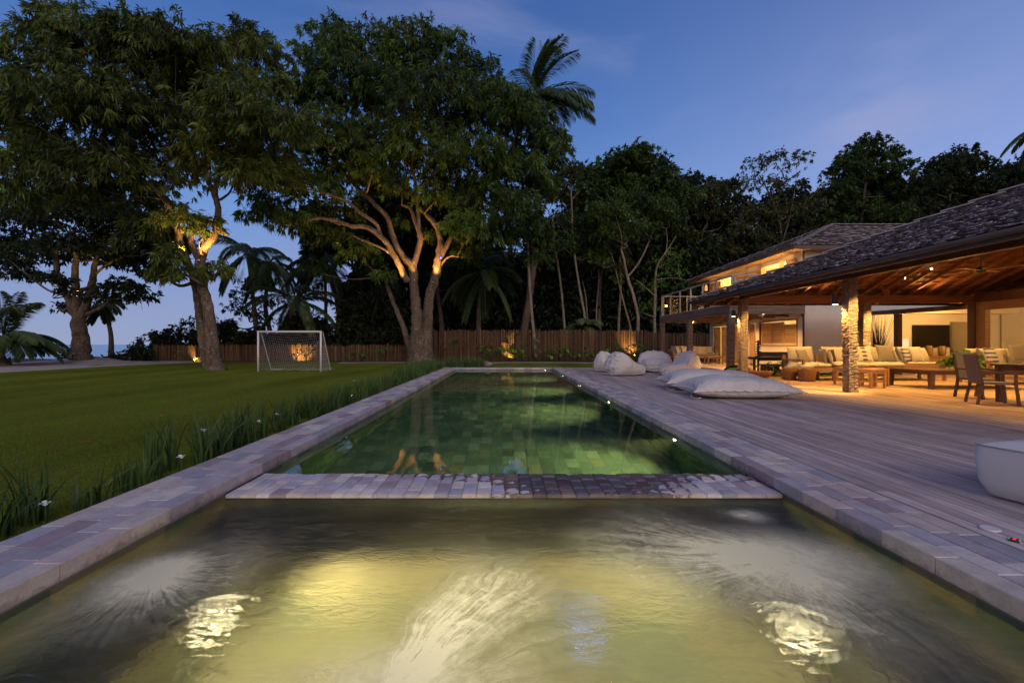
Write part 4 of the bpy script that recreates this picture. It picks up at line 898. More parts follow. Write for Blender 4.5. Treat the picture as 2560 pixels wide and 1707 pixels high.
# --- garden and tree lamps ---
def uplight(label, loc, d, W, size=70, col=WARMY, body=True):
    e = empty('spotlight', loc, label, 'spotlight', 'garden spotlights')
    dn = Vector(d).normalized(); q = dn.to_track_quat('Z', 'Y').to_matrix()
    m_ = MB(); m_.lathe((0,0,0), [(.03,-.12),(.045,-.10),(.05,0),(.043,.0)], 12); m_.v = [np.array([q @ Vector(p) for p in a]) for a in m_.v]; m_.build('housing', M['metal_dark'], e)
    m_ = MB(); m_.lathe((0,0,0), [(.040,.001),(.036,.006)], 12); m_.v = [np.array([q @ Vector(p) for p in a]) for a in m_.v]; m_.build('lens', M['lampglow'], e)
    m_ = MB(); m_.tube([(0,0,-.25),(0,0,-.08)], .01, 6); m_.build('stake', M['metal_dark'], e)
    spot('beam', Vector(loc)+dn*.03, d, W, col, size, .7, .03, e)
uplight('brightest garden spotlight at the foot of the tall fence', (.55, 37.0, .06), (.02, 1, .75), 642, 75)
uplight('garden spotlight behind the beanbags lighting the fence', (10.6, 37.2, .06), (0, 1, 1.5), 839, 70)
uplight('garden spotlight behind the goal net', P(740, 900, 37.1), (.05, 1, .55), 586, 95)
uplight('garden spotlight left of the twin trunk by the short fence', P(484, 903, 37.2), (.0, 1, .6), 503, 95)
uplight('spotlight aimed up the bright slim tree beside the balcony', (12.9, 39.6, .1), (.06, .22, 1), 338, 40)
uplight('spotlight below the orange lit thin trunk', (11.2, 41.2, .1), (.02, .3, 1), 156, 40)
uplight('spotlight hidden in the iris border near the centre', P(985, 945, 15.5), (-.25, .3, .6), 13, 100)
uplight('spotlight hidden in the iris border closer to the camera', P(880, 990, 12), (-.25, .2, .6), 10, 100)
uplight('lamp in the fork of the left mango', P(497, 650, 24.55), (.10, .16, 1), 1326, 110, (1, .50, .12))
uplight('lamp low in the left mango shining on its lower limb', P(462, 628, 24.0), (-.35, -.05, 1), 530, 100, (1, .50, .12))
uplight('lamp on the centre mango shining up its long left limb', P(1016, 722, 32.7), (-.70, .06, .9), 3161, 75, (1, .50, .12))
uplight('lamp on the right trunk of the centre mango', P(1082, 705, 32.9), (.16, .14, 1), 2163, 90, (1, .50, .12))
uplight('lamp between the two forks of the centre mango', P(1036, 700, 32.9), (-.06, .14, 1), 998, 90, (1, .50, .12))
uplight('left lamp in the tree on the sand', P(192, 740, 33.9), (-.05, .05, 1), 312, 80)
uplight('right lamp in the tree on the sand', P(231, 740, 33.9), (.08, .02, 1), 312, 80)
e = empty('blue_light', P(1102, 645, 33.4), 'tiny blue light on the right fork of the centre mango', 'light'); MB().lathe((0,0,0), [(.03,-.05),(.05,0),(.03,.05)], 8).build('bulb', mat_emit('blue_led_bulb', (.05,.12,1), 9), e)
# ================================================================== pavilion
ZE, KP, EX, EY = 3.02, .389, 8.0, 19.2          # eave height, pitch, west eave x, north eave y
PV = empty('pavilion', (9.4, 12.3, 0), 'open sided timber pavilion with a dark shingle hip roof over the lounge deck', 'pavilion')
def shingles(mb, o, along, up, L, W, tw, tl, clip=None, th=.018):
    """courses of shingles; o corner at the eave, along = unit vector on the eave, up = unit vector up the slope"""
    o, along, up = np.array(o, float), np.array(along, float), np.array(up, float); nrm = np.cross(along, up); nrm *= np.sign(nrm[2])
    r = 0; v = 0
    while v < W:
        u = -random.random()*tw
        while u < L:
            w_ = tw*random.uniform(.6, 1.35); a, b = max(0, u), min(L, u+w_); u += w_
            if b-a < .02: continue
            mid = o + along*(a+b)/2 + up*(v+tl*.5)
            if clip is not None and not clip(mid): continue
            lift = random.uniform(.006, .035); e2 = random.uniform(-.025, .025); t2 = th*random.uniform(.7, 1.5)
            q = [o+along*(a+.004)+up*(v+e2), o+along*(b-.004)+up*(v+e2), o+along*(b-.004)+up*(v+tl*1.5), o+along*(a+.004)+up*(v+tl*1.5)]
            top = [q[0]+nrm*(lift+t2), q[1]+nrm*(lift+t2), q[2]+nrm*.004, q[3]+nrm*.004]
            mb.add([q[0]+nrm*lift, q[1]+nrm*lift, q[2], q[3]]+top, [(4,5,6,7),(0,1,5,4),(1,2,6,5),(3,0,4,7)])
        v += tl; r += 1
cs = 1/math.sqrt(1+KP*KP); UPW = np.array([cs, 0, KP*cs])
X2 = 24.0; XR = (EX+X2)/2; ZR = ZE+.1+KP*(XR-EX); YH = EY-(XR-EX); Y0 = 1.0
zo = .10
mb = MB()
shingles(mb, (EX-.06, Y0, ZE+zo), (0,1,0), UPW, EY-Y0+.06, 9.2, .14, .10, clip=lambda p: (p[1]-EY) < -(p[0]-EX)+.05 and p[1] > 3)
mb.build('roof_shingles', M['shingle'], PV, world=True)
mb = MB()                                            # roof deck (boards below the shingles)
def zr(x): return ZE+zo-.01+KP*(x-EX)
A_ = (EX-.02,Y0,zr(EX)-.01); B_ = (EX-.02,EY+.02,zr(EX)-.01); R1 = (XR,YH,zr(XR)); R0 = (XR,Y0,zr(XR)); C_ = (X2,EY+.02,zr(EX)-.01); D_ = (X2,Y0,zr(EX)-.01)
for dz in (0,):
    mb.add([A_, B_, R1, R0, C_, D_], [(0,1,2,3),(1,4,2),(4,5,3,2)])
mb.build('roof_deck', M['batten'], PV, world=True)
mb = MB()                                            # underside battens
x = EX+.25
while x < XR:
    z = zr(x)-.03; mb.bar((x, Y0, z), (x, EY-(x-EX)-.05, z), .05, .03); x += .33
x = EX+.25
while x < XR:
    z = zr(x)-.03; y = EY-(x-EX); mb.bar((x+.05, y, z), (X2-(x-EX), y, z), .05, .03); x += .33
mb.build('roof_battens', M['batten'], PV, world=True)
M['cap2'] = M['cap']
mb = MB(); t = -.05
while t < 8.4:
    a = np.array((EX+t-.1, EY-t+.1, zr(EX+t)+.075+.03)); b_ = np.array((EX+t+.42, EY-t-.42, zr(EX+t+.42)+.045+.03)); mb.bar(a, b_, .24, .035); t += .42
mb.build('hip_cap', M['cap'], PV, world=True)
mb = MB(); mb.box((EX-.07, Y0, ZE-.09), (EX-.02, EY+.07, ZE+.085)); mb.box((EX-.019, EY+.02, ZE-.09), (X2, EY+.07, ZE+.085)); mb.tube([(EX-.13, Y0, ZE+.03), (EX-.13, EY+.1, ZE+.03)], .055, 10)
mb.build('fascia', M['fascia'], PV, world=True)
y = Y0+.3
while y < EY-.3:                                     # west rafters
    xe = min(XR, EX+(EY-y)); m_ = MB(); m_.bar((EX+.03, y, zr(EX+.03)-.115), (xe-.03, y, zr(xe-.03)-.115), .07, .13); m_.build('rafter', M['rafter'], PV, world=True); y += .62
x = EX+.8
while x < X2-.5:                                     # north rafters
    yy = EY-min(x-EX, X2-x); m_ = MB(); m_.bar((x, EY-.02, zr(EX)-.115), (x, yy+.03, zr(EX+EY-yy)-.115), .07, .13); m_.build('rafter', M['rafter'], PV, world=True); x += .62
m_ = MB(); m_.bar((EX+.05, EY-.05, zr(EX)-.13), (XR, YH, zr(XR)-.13), .10, .18); m_.build('hip_rafter', M['rafter'], PV, world=True)
y = Y0+.3
while y < YH:
    m_ = MB(); m_.bar((X2-.03, y, zr(EX)-.115), (XR+.03, y, zr(XR)-.115), .07, .13); m_.build('rafter', M['rafter'], PV, world=True); y += .9
m_ = MB(); m_.bar((9.4, Y0, 3.20), (9.4, 18.0, 3.20), .16, .26); m_.build('plate_beam', M['darkwood'], PV, world=True)
m_ = MB(); m_.bar((9.48, 18.0, 3.06), (18.6, 18.0, 3.06), .18, .30); m_.build('tie_beam', M['rafter'], PV, world=True)
m_ = MB(); m_.bar((18.6, 17.9, 3.10), (18.6, 6, 3.10), .2, .34); m_.build('inner_beam', M['darkwood'], PV, world=True)
m_ = MB(); pts, _ = smooth_path([(15.05, 17.95, 3.2), (14.98, 17.95, 3.5), (14.75, 17.95, 3.8), (14.35, 17.95, 4.0)], [.1]*4, 4)
for i in range(len(pts)-1): m_.bar(pts[i], pts[i+1], .14, .26)
m_.build('knee_brace', M['rafter'], PV, world=True)
def hewn(x, y, h, w_, seed, rough):
    rs = np.random.default_rng(seed); m_ = MB(); nz = 110; ns = 12; vs = []
    ring = []
    for s in range(4):
        c0 = [(-1,-1),(1,-1),(1,1),(-1,1)][s]; c1 = [(1,-1),(1,1),(-1,1),(-1,-1)][s]
        for k in range(3): t = k/3; ring.append((c0[0]*(1-t)+c1[0]*t, c0[1]*(1-t)+c1[1]*t))
    for k in range(nz+1):
        z = h*k/nz
        for a, b in ring: j = 1+rs.normal()*rough; jj = rs.normal()*.002; vs.append((x+a*w_/2*j+jj+.01*math.sin(z*1.7+seed), y+b*w_/2*j+jj, z))
    n = 12; fs = [(k*n+i, k*n+(i+1)%n, (k+1)*n+(i+1)%n, (k+1)*n+i) for k in range(nz) for i in range(n)]; fs.append(tuple(nz*n+i for i in range(n)))
    m_.add(vs, fs, False); return m_
def logmat():
    m, n = newmat('hewn_log'); t = n.n('ShaderNodeTexCoord').outputs['Object']
    f = n.noise(n.scale(t, (9, 9, 1.2)), 1.0, 6, .7, .8); g = n.noise(n.scale(t, (1, 1, 1.0)), 26, 4, .65, 1.8); h_ = n.noise(t, 2.5, 3)
    col = n.mix(n.mapr(f, .3, .7), (.20,.135,.10,1), (.46,.35,.27,1)); col = n.vm('SCALE', col, scale=n.mapr(h_, .3, .7, .75, 1.2))
    return fin(m, n, pbsdf(n, col, .85, .2, n.m('ADD', n.m('MULTIPLY', f, .4), g), 1.0, .075))
M['log'] = logmat()
for x, y, h, w_, s in ((9.35, 12.3, 3.07, .245, 1), (9.45, 18.0, 3.07, .27, 2), (14.25, 18.0, 2.91, .30, 3)):
    hewn(x, y, h, w_, s, .06 if s == 1 else .05).build('column', M['log'], PV, world=True)
m_ = MB(); m_.box((18.46, 17.86, 0), (18.76, 18.14, 2.93)); m_.build('post', M['darkwood'], PV, world=True)
# glazed wall of the living room, x = 18.6
gf = MB()
gf.box((18.50, 6.0, 2.62), (18.70, 17.85, 2.93)); gf.box((18.50, 17.5, 0), (18.70, 17.85, 2.62)); gf.box((18.55, 6, 0), (18.65, 17.5, .12))
for yy in (14.2, 11.2, 8.2): gf.box((18.53, yy, .12), (18.67, yy+.12, 2.62))
gf.build('window_frame', M['teak'], PV, world=True)
m_ = MB(); m_.box((18.595, 6.0, .12), (18.603, 17.5, 2.62)); m_.build('window_pane', M['glass'], PV, world=True)
# recessed ceiling lamps under the rafters
def zin(x, y): return zr(EX+min(x-EX, EY-y, X2-x))-.21
for (x, y, W) in ((10.6, 16.2, 260), (11.4, 12.6, 300), (13.4, 15.0, 330), (15.4, 16.4, 260), (12.6, 10.0, 300), (16.4, 13.6, 260), (13.2, 7.0, 260), (16.5, 10.2, 200)):
    z = zin(x, y); m_ = MB(); m_.lathe((x, y, z), [(.032,0),(.032,.05)], 12); dl = m_.build('downlight', M['lampglow'], PV, world=True)
    spot('downlight_beam', (x, y, z-.03), (0, 0, -1), W*2.3, WARM, 105, .45, .05, PV)
# ceiling wash: unseen lamps added to brighten the rafters
for x, y in ((12.0, 17.9), (16.4, 17.9), (9.6, 14.8), (9.6, 9.5)):
    spot('rafter_fill', (x, y-.15, 3.28), (.15, -.6, 1), 75, WARM, 160, .9, .35, PV)

# narrow lamps grazing the front faces of the columns
for (x, y, ax, ay, W) in ((10.1, 11.1, 9.35, 12.2, 2100), (10.2, 16.9, 9.45, 17.9, 900), (14.7, 16.7, 14.25, 17.9, 1900)):
    z = min(zin(x, y), 3.7)-.02; m_ = MB(); m_.lathe((x, y-.02, z), [(.012,0),(.012,.06)], 12); m_.build('downlight', M['lampglow'], PV, world=True)
    spot('column_beam', (x, y-.02, z-.03), (ax-x, ay-y, 1.5-z), W, WARMY, 40, .7, .03, PV)
# pendant lamps under the eave (cylinders)
def pendant(label, x, y, z, zt):
    e = empty('pendant_lamp', (x, y, z), label, 'pendant lamp', 'pendant lamps beside the columns'); m_ = MB(); m_.tube([(0,0,.05),(0,0,.30)], .07, 14, cap=False); m_.build('shade', M['metal_dark'], e)
    m_ = MB(); m_.tube([(0,0,.30),(0,0,zt-z)], .008, 6); m_.build('cord', M['metal_dark'], e); m_ = MB(); m_.lathe((0,0,0), [(.066,.045),(.066,.06)], 14); m_.build('bulb', M['lampglow'], e)
    spot('pendant_beam', (x, y, z+.03), (.25,.0,-1), 260, WARM, 110, .7, .05, e)
pendant('dark cylinder pendant hanging left of the front column', 9.06, 12.45, 2.33, 3.1)
pendant('dark cylinder pendant hanging left of the middle column', 9.15, 18.15, 2.35, 3.1)
# ceiling fan
e = empty('ceiling_fan', (15.6, 14.9, 3.70), 'ceiling fan with pale blades hanging from a long rod', 'ceiling fan')
m_ = MB(); m_.tube([(0,0,.1),(0,0,1.5)], .022, 8); m_.build('rod', M['metal_dark'], e)
m_ = MB(); m_.lathe((0,0,-.08), [(.05,0),(.13,.03),(.14,.12),(.07,.2)], 18); m_.build('motor', M['metal_dark'], e)
for k in range(4):
    a = .35+k*PI/2; m_ = MB(); c, s = math.cos(a), math.sin(a); m_.bar((c*.14, s*.14, 0), (c*1.0, s*1.0, .02), .15, .012); m_.build('blade', M['teak'], e)

# ================================================================== two storey house
HX, HY0, HY1 = 13.5, 20.5, 29.9; ZF1 = .1; ZC = 2.68; ZF2 = 3.10; ZT = 5.50
HS = empty('house', (HX, HY0, 0), 'two storey white house with shuttered openings and a shingle hip roof', 'house')
def wall_holes(mb, axis, c, th, a0, a1, z0, z1, holes):
    """axis 'x': the wall lies in a plane of constant x; holes (a0,a1,z0,z1)"""
    as_ = sorted({a0, a1, *[h[0] for h in holes], *[h[1] for h in holes]}); zs = sorted({z0, z1, *[h[2] for h in holes], *[h[3] for h in holes]})
    for i in range(len(as_)-1):
        j = 0
        while j < len(zs)-1:
            am = (as_[i]+as_[i+1])/2
            def hit(q): zm = (zs[q]+zs[q+1])/2; return any(h[0] < am < h[1] and h[2] < zm < h[3] for h in holes)
            if hit(j): j += 1; continue
            k = j
            while k < len(zs)-1 and not hit(k): k += 1
            if axis == 'x': mb.box((c, as_[i], zs[j]), (c+th, as_[i+1], zs[k]))
            else: mb.box((as_[i], c, zs[j]), (as_[i+1], c+th, zs[k]))
            j = k
W1 = (21.0, 24.0, 1.26, 2.42); D1 = (24.4, 25.1, .1, 2.42); S1 = (25.4, 29.4, .1, 2.40)
U1 = (21.75, 23.95, ZF2, 5.28); U2 = (26.9, 28.9, ZF2, 5.28); U0s = (20.85, 21.7, 3.9, 5.2)
mb = MB(); wall_holes(mb, 'x', HX, .2, HY0, HY1, 0, ZT, [W1, D1, S1, U1, U2])
wall_holes(mb, 'y', HY0+.001, .2, HX+.2, 16.6, 0, ZT, []); mb.box((16.6, HY0+.001, 3.3), (24, HY0+.2, ZT))
mb.box((HX+.2, HY1-.2, 0), (24, HY1, ZT)); mb.box((23.8, HY0+.2, 0), (24, HY1-.2, ZT))
mb.build('wall', M['wall'], HS, world=True)
mb = MB(); mb.box((HX+.2, HY0+.2, ZC+.02), (23.8, HY1-.2, ZF2)); mb.box((HX+.2, HY0+.2, 0), (23.8, HY1-.2, .1)); mb.box((HX+.2, HY0+.2, ZT-.05), (23.8, HY1-.2, ZT)); mb.build('floor_slab', M['wall'], HS, world=True)
mb = MB(); mb.box((16.5, HY0+.2, .1), (16.6, HY1-.2, ZC+.02)); mb.box((16.2, HY0+.2, ZF2), (16.3, HY1-.2, ZT-.05)); mb.box((HX+.2, 25.9, ZF2), (16.2, 26.0, ZT-.05)); mb.build('inner_wall', M['wall'], HS, world=True)
def louvre(name, x, y0, y1, z0, z1, parent=HS, tilt=.6, th=.05, n=None):
    m_ = MB(); f = .07; m_.box((x, y0, z0), (x+th, y0+f, z1)); m_.box((x, y1-f, z0), (x+th, y1, z1)); m_.box((x, y0+f, z0), (x+th, y1-f, z0+f)); m_.box((x, y0+f, z1-f), (x+th, y1-f, z1))
    fr = m_.build(name, M['shutter'], parent, world=True); m_ = MB(); n = n or int((z1-z0-2*f)/.085)
    for k in range(n):
        z = z0+f+(k+.5)*(z1-z0-2*f)/n; m_.cbox((x+th/2, (y0+y1)/2, z), (.012, y1-y0-2*f-.006, .092), ('Y', -tilt))
    off = parent.location; s = m_.build('slats', M['shutter'], None); s.parent = fr
    me = s.data; me.transform(Matrix.Translation((-off[0], -off[1], -off[2]))); return fr
for a, b_ in ((21.05, 22.0), (22.03, 23.0), (23.03, 23.95)): louvre('window_shutter', HX+.03 if b_ != 22.0 else HX-.0, a, b_, 1.30, 2.38 if b_ != 22.0 else 2.24)
m_ = MB(); m_.box((HX-.03, 20.93, 1.20), (HX+.06, 24.07, 1.26)); m_.box((HX-.03, 20.93, 2.42), (HX+.06, 24.07, 2.48)); m_.box((HX-.03, 20.93, 1.26), (HX+.06, 21.0, 2.42)); m_.box((HX-.03, 24.0, 1.26), (HX+.06, 24.07, 2.42)); m_.build('window_frame', M['teak'], HS, world=True)
m_ = MB(); m_.box((HX+.05, 24.62, .1), (HX+.10, 25.1, 2.4)); m_.build('door', M['shutter'], HS, world=True)
for a, b_ in ((28.55, 29.35), (27.75, 28.5), (25.45, 26.35), (26.4, 27.0)): louvre('door_shutter', HX+(.03 if a > 27.9 else .12), a, b_, .12, 2.36)
for a, b_ in ((20.95, 21.7),): louvre('upper_shutter', HX-.06, a, b_, ZF2+.05, 5.25)
for a, b_ in ((24.0, 25.1), (25.15, 26.2), (28.3, 28.9), (28.95, 29.7)): louvre('upper_shutter', HX-.06, a, b_, ZF2+.05, 5.2)
m_ = MB()
for y in (21.72, 23.93, 26.88, 28.88): m_.box((HX-.02, y-.04, ZF2), (HX+.22, y+.04, 5.3))
m_.build('opening_frame', M['teak'], HS, world=True)
m_ = MB(); m_.box((HX-.06, 20.44, .0), (HX+.0, 20.50, 5.5)); m_.build('downpipe', M['fascia'], HS, world=True)
# upper hip roof
RX, RY0, RY1, RZ, KR = 12.7, 19.9, 31.3, 5.56, .41; RM = (RY0+RY1)/2; RT = RM-RY0
c2 = 1/math.sqrt(1+KR*KR); mb = MB()
shingles(mb, (RX, RY0, RZ+.05), (0,1,0), (c2, 0, KR*c2), RY1-RY0, RT/c2, .2, .15, clip=lambda p: p[0]-RX < min(p[1]-RY0, RY1-p[1])+.05)
shingles(mb, (RX, RY0, RZ+.05), (1,0,0), (0, c2, KR*c2), 14, RT/c2, .2, .15, clip=lambda p: p[1]-RY0 < p[0]-RX+.05)
mb.build('roof_shingles', M['shingle'], HS, world=True)
mb = MB(); mb.add([(RX,RY0,RZ+.04),(RX,RY1,RZ+.04),(RX+RT,RM,RZ+.04+KR*RT),(28,RY0,RZ+.04),(28,RM,RZ+.04+KR*RT),(28,RY1,RZ+.04)], [(0,1,2),(0,3,4,2),(1,5,4,2)])
mb.build('roof_deck', M['batten'], HS, world=True)
mb = MB(); t = 0
while t < RT-.2:
    for sg, yy in ((1, RY0), (-1, RY1)):
        a = (RX+t-.05, yy+sg*(t-.05), RZ+KR*t+.13); b2 = (RX+t+.33, yy+sg*(t+.33), RZ+KR*(t+.33)+.10); mb.bar(a, b2, .22, .03)
    t += .34
x = RX+RT
while x < 27: mb.bar((x-.05, RM, RZ+KR*RT+.14), (x+.4, RM, RZ+KR*RT+.11), .24, .03); x += .4
mb.build('hip_cap', M['cap'], HS, world=True)
mb = MB(); mb.box((RX-.04, RY0-.04, RZ-.10), (RX+.02, RY1+.04, RZ+.045)); mb.box((RX+.02, RY0-.04, RZ-.10), (28, RY0+.02, RZ+.045)); mb.build('fascia', M['fascia'], HS, world=True)
mb = MB(); mb.box((RX+.021, RY0+.021, RZ-.055), (HX-.001, RY1, RZ-.03)); mb.box((HX-.0, RY0+.021, RZ-.055), (28, HY0, RZ-.03)); mb.build('soffit', M['shutter'], HS, world=True)
# --- porch + balcony on the west side
PO = empty('porch', (10.2, 20.5, 0), 'timber porch and glass railed balcony wrapping the white house', 'porch')
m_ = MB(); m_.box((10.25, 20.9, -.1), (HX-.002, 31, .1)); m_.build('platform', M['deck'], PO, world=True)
for (y, s) in ((20.5, 11), (25.0, 12), (29.3, 13)): hewn(10.2, y, 2.65, .26, s, .02).build('post', M['beam'], PO, world=True)
for (x, y0_, y1_) in ((10.2, 20.35, 29.5),):
    m_ = MB(); m_.bar((x, y0_, 2.86), (x, y1_, 2.86), .22, .42); m_.build('beam', M['beam_y'], PO, world=True)
m_ = MB(); m_.bar((10.32, 20.5, 2.86), (HX-.01, 20.5, 2.86), .22, .42); m_.build('beam', M['beam'], PO, world=True)
m_ = MB(); m_.bar((10.32, 29.4, 2.86), (HX-.01, 29.4, 2.86), .2, .40); m_.build('beam', M['beam'], PO, world=True)
m_ = MB(); m_.box((10.32, 20.62, 2.72), (HX-.002, 29.28, 2.76)); m_.build('ceiling', M['shutter'], PO, world=True)
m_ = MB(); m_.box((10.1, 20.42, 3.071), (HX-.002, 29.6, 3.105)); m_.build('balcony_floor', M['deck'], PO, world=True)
for y in np.arange(21.6, 29, 1.1):
    m_ = MB(); m_.bar((10.33, y, 2.66), (HX-.02, y, 2.66), .08, .12); m_.build('joist', M['beam'], PO, world=True)
def rail(p, q, n):
    p, q = np.array(p, float), np.array(q, float); m_ = MB(); m_.bar(p+[0,0,1.28], q+[0,0,1.28], .09, .06); m_.build('handrail', M['metal_grey'], PO, world=True)
    for i in range(n+1):
        c = p+(q-p)*i/n; m_ = MB(); m_.bar(c, c+np.array([0,0,1.25]), .07, .07); m_.build('rail_post', M['metal_grey'], PO, world=True)
    m_ = MB(); d = (q-p)/np.linalg.norm(q-p); m_.bar(p+d*.05+[0,0,.62], q-d*.05+[0,0,.62], .012, 1.1); m_.build('glass_panel', M['glass'], PO, world=True)
rail((10.25, 20.45, 3.105), (10.25, 29.55, 3.105), 6); rail((10.35, 20.45, 3.105), (HX-.1, 20.45, 3.105), 2); rail((10.35, 29.55, 3.105), (HX-.1, 29.55, 3.105), 2)
for x, y in ((11.2, 22.2), (12.3, 24.4), (11.2, 27.0), (12.4, 28.2), (12.2, 21.4)):
    m_ = MB(); m_.lathe((x, y, 2.70), [(.05,0),(.05,.025)], 12); m_.build('downlight', M['lampglow'], PO, world=True); spot('downlight_beam', (x, y, 2.68), (.1,0,-1), 300, WARM, 125, .7, .05, PO)
# lanterns on the balcony
def lantern(label, x, y, z, zt, r, W):
    e = empty('wicker_lantern', (x, y, z), label, 'lantern', 'lanterns on the upper balcony'); m_ = MB(); m_.lathe((0,0,0), [(r*.95,0),(r,.12),(r*.85,.28),(r*.4,.36)], 14); m_.build('shade', M['amber'], e)
    m_ = MB(); m_.tube([(0,0,.36),(0,0,zt-z)], .006, 5); m_.build('cord', M['metal_dark'], e); point('lantern_glow', (x-.3, y, z-.12), W, WARM, .1, e)
lantern('bell shaped wicker lantern glowing by the lit upper opening', 12.75, 20.9, 4.75, 5.5, .115, 90)
lantern('small lantern at the far left end of the upper balcony', 12.7, 28.6, 4.65, 5.5, .09, 45)
lantern('slim hanging lantern in the middle of the upper balcony', 12.8, 24.0, 4.35, 5.5, .085, 60)
point('upper_room_glow', (14.9, 23.0, 4.9), 480, WARMY, .2, HS); point('upper_room_glow', (14.9, 27.8, 4.9), 420, WARMY, .2, HS)
point('lower_room_glow', (15.0, 27.4, 2.1), 110, WARMY, .2, HS); point('lower_room_glow', (15.0, 24.6, 2.1), 70, WARMY, .2, HS)
spot('wall_light', (13.3, 25.9, 4.4), (0,0,1), 25, WARM, 60, .7, .03, HS)

# ================================================================== living room wing behind the lounge
LW = empty('living_wing', (16.6, 21.6, 0), 'single storey cream walled living wing behind the lounge', 'building')
mb = MB(); mb.box((16.6, 21.6, 0), (21.15, 21.8, 3.4)); mb.box((21.15, 21.6, 2.35), (22.2, 21.8, 3.4)); mb.box((22.2, 21.6, 0), (30, 21.8, 3.4)); mb.box((21.1, 24.5, 0), (23.2, 24.7, 3.4)); mb.box((16.6, HY0+.21, 0), (16.75, 21.6, 3.0))
mb.build('wall', M['wall'], LW, world=True)
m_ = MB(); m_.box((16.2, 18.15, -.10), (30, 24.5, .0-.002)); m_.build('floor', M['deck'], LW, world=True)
mb = MB(); mb.add([(16.4,18.6,2.55),(16.4,21.9,2.62),(30,21.9,3.62),(30,18.6,3.5),(16.4,18.6,2.72),(16.4,21.9,2.8),(30,21.9,3.8),(30,18.6,3.7)], [(0,1,2,3),(4,7,6,5),(0,3,7,4),(0,4,5,1)])
mb.build('roof', M['fascia'], LW, world=True)
m_ = MB(); m_.box((16.95, 19.6, 0), (17.15, 19.8, 2.6)); m_.build('post', M['darkwood'], LW, world=True)
mb = MB(); mb.bar((21.2, 23.2, 2.2), (23.2, 23.2, .6), .08, .12); mb.bar((21.2, 23.2, 1.3), (23.2, 23.2, -.2), .08, .26); mb.build('stair_rail', M['teak'], LW, world=True)
m_ = MB(); m_.box((21.15, 24.0, 0), (23.2, 24.1, 2.3)); m_.build('stair_panel', M['shutter'], LW, world=True)
# inside the glazed room: back wall with timber door
mb = MB(); mb.box((23.5, 6, 0), (23.7, 21.5, 3.3)); mb.box((18.8, 18.2, 0), (19.2, 18.4, 3.3)); mb.build('inner_wall', M['wall'], LW, world=True)
m_ = MB(); m_.box((23.42, 15.2, 0), (23.5, 17.4, 2.3)); m_.box((23.40, 12.6, 0), (23.5, 13.6, 2.2)); m_.build('timber_door', M['shutter'], LW, world=True)
m_ = MB(); m_.box((18.75, 6, 2.95), (23.5, 18.2, 3.0)); m_.build('ceiling', M['wall'], LW, world=True)
for x, y, W in ((19.6, 19.8, 90), (17.6, 20.2, 12), (21.7, 23.6, 30), (21.6, 17.0, 200), (22.2, 13.2, 120)): point('room_glow', (x, y, 2.4), W, WARM, .2, LW)
# ================================================================== furniture and things
def superpillow(w_, d_, h, ear=.06, n=26, p=2.6, sag=0.0, wr=.0, seed=0, tie=None, ex=.5):
    """closed cushion: plan w x d, height h, thin seamed rim with ears at the corners. centre at origin, z from 0"""
    rs = np.random.default_rng(seed); u = np.linspace(-1, 1, n); s = np.sign(u)*(1-(1-np.abs(u))**1.5); U, Vv = np.meshgrid(s, s)
    e = 1+ear*(np.abs(U)*np.abs(Vv))**4 - ear*.5*((1-np.abs(U))*np.abs(Vv)**6+(1-np.abs(Vv))*np.abs(U)**6)
    Xp = U*w_/2*e; Yp = Vv*d_/2*e; prof = (np.clip(1-np.abs(U)**p, 0, 1)**ex*np.clip(1-np.abs(Vv)**p, 0, 1)**ex)
    ph = rs.uniform(0, 6, 8); wk = wr*(np.sin(U*9+Vv*4+ph[0])*np.cos(Vv*7+ph[1])*.5+np.sin(U*17+ph[2]+Vv*11)*.25+.6*np.sin((U+Vv)*6+ph[3])*(np.abs(U*Vv)))
    top = h*.5*prof+wk*prof; bot = -h*.5*prof**1.0
    zc = h*.5*(1-.0); rim = -sag*(np.abs(U)**4+np.abs(Vv)**4)*.5
    T = np.stack([Xp, Yp, zc+top+rim], -1).reshape(-1, 3); B = np.stack([Xp, Yp, np.maximum(zc+bot+rim, .004)], -1).reshape(-1, 3)
    i = np.arange(n*n).reshape(n, n); ft = np.stack([i[:-1,:-1].ravel(), i[:-1,1:].ravel(), i[1:,1:].ravel(), i[1:,:-1].ravel()], 1); fb = ft[:, ::-1]+n*n
    rimloop = np.vstack([T[i[0,:]], T[i[1:,-1]], T[i[-1,-2::-1]], T[i[-2:0:-1,0]]])
    return np.vstack([T, B]), np.vstack([ft, fb]), rimloop
def xf(v, R=None, t=(0,0,0)):
    v = np.asarray(v, float)
    if R is not None: v = v @ np.array(R).T
    return v + np.array(t)
def rot(ax, a): return Matrix.Rotation(a, 3, ax)
M['canvas_seam'] = mat_plain('canvas_seam', (.66,.62,.62), .8, .04)
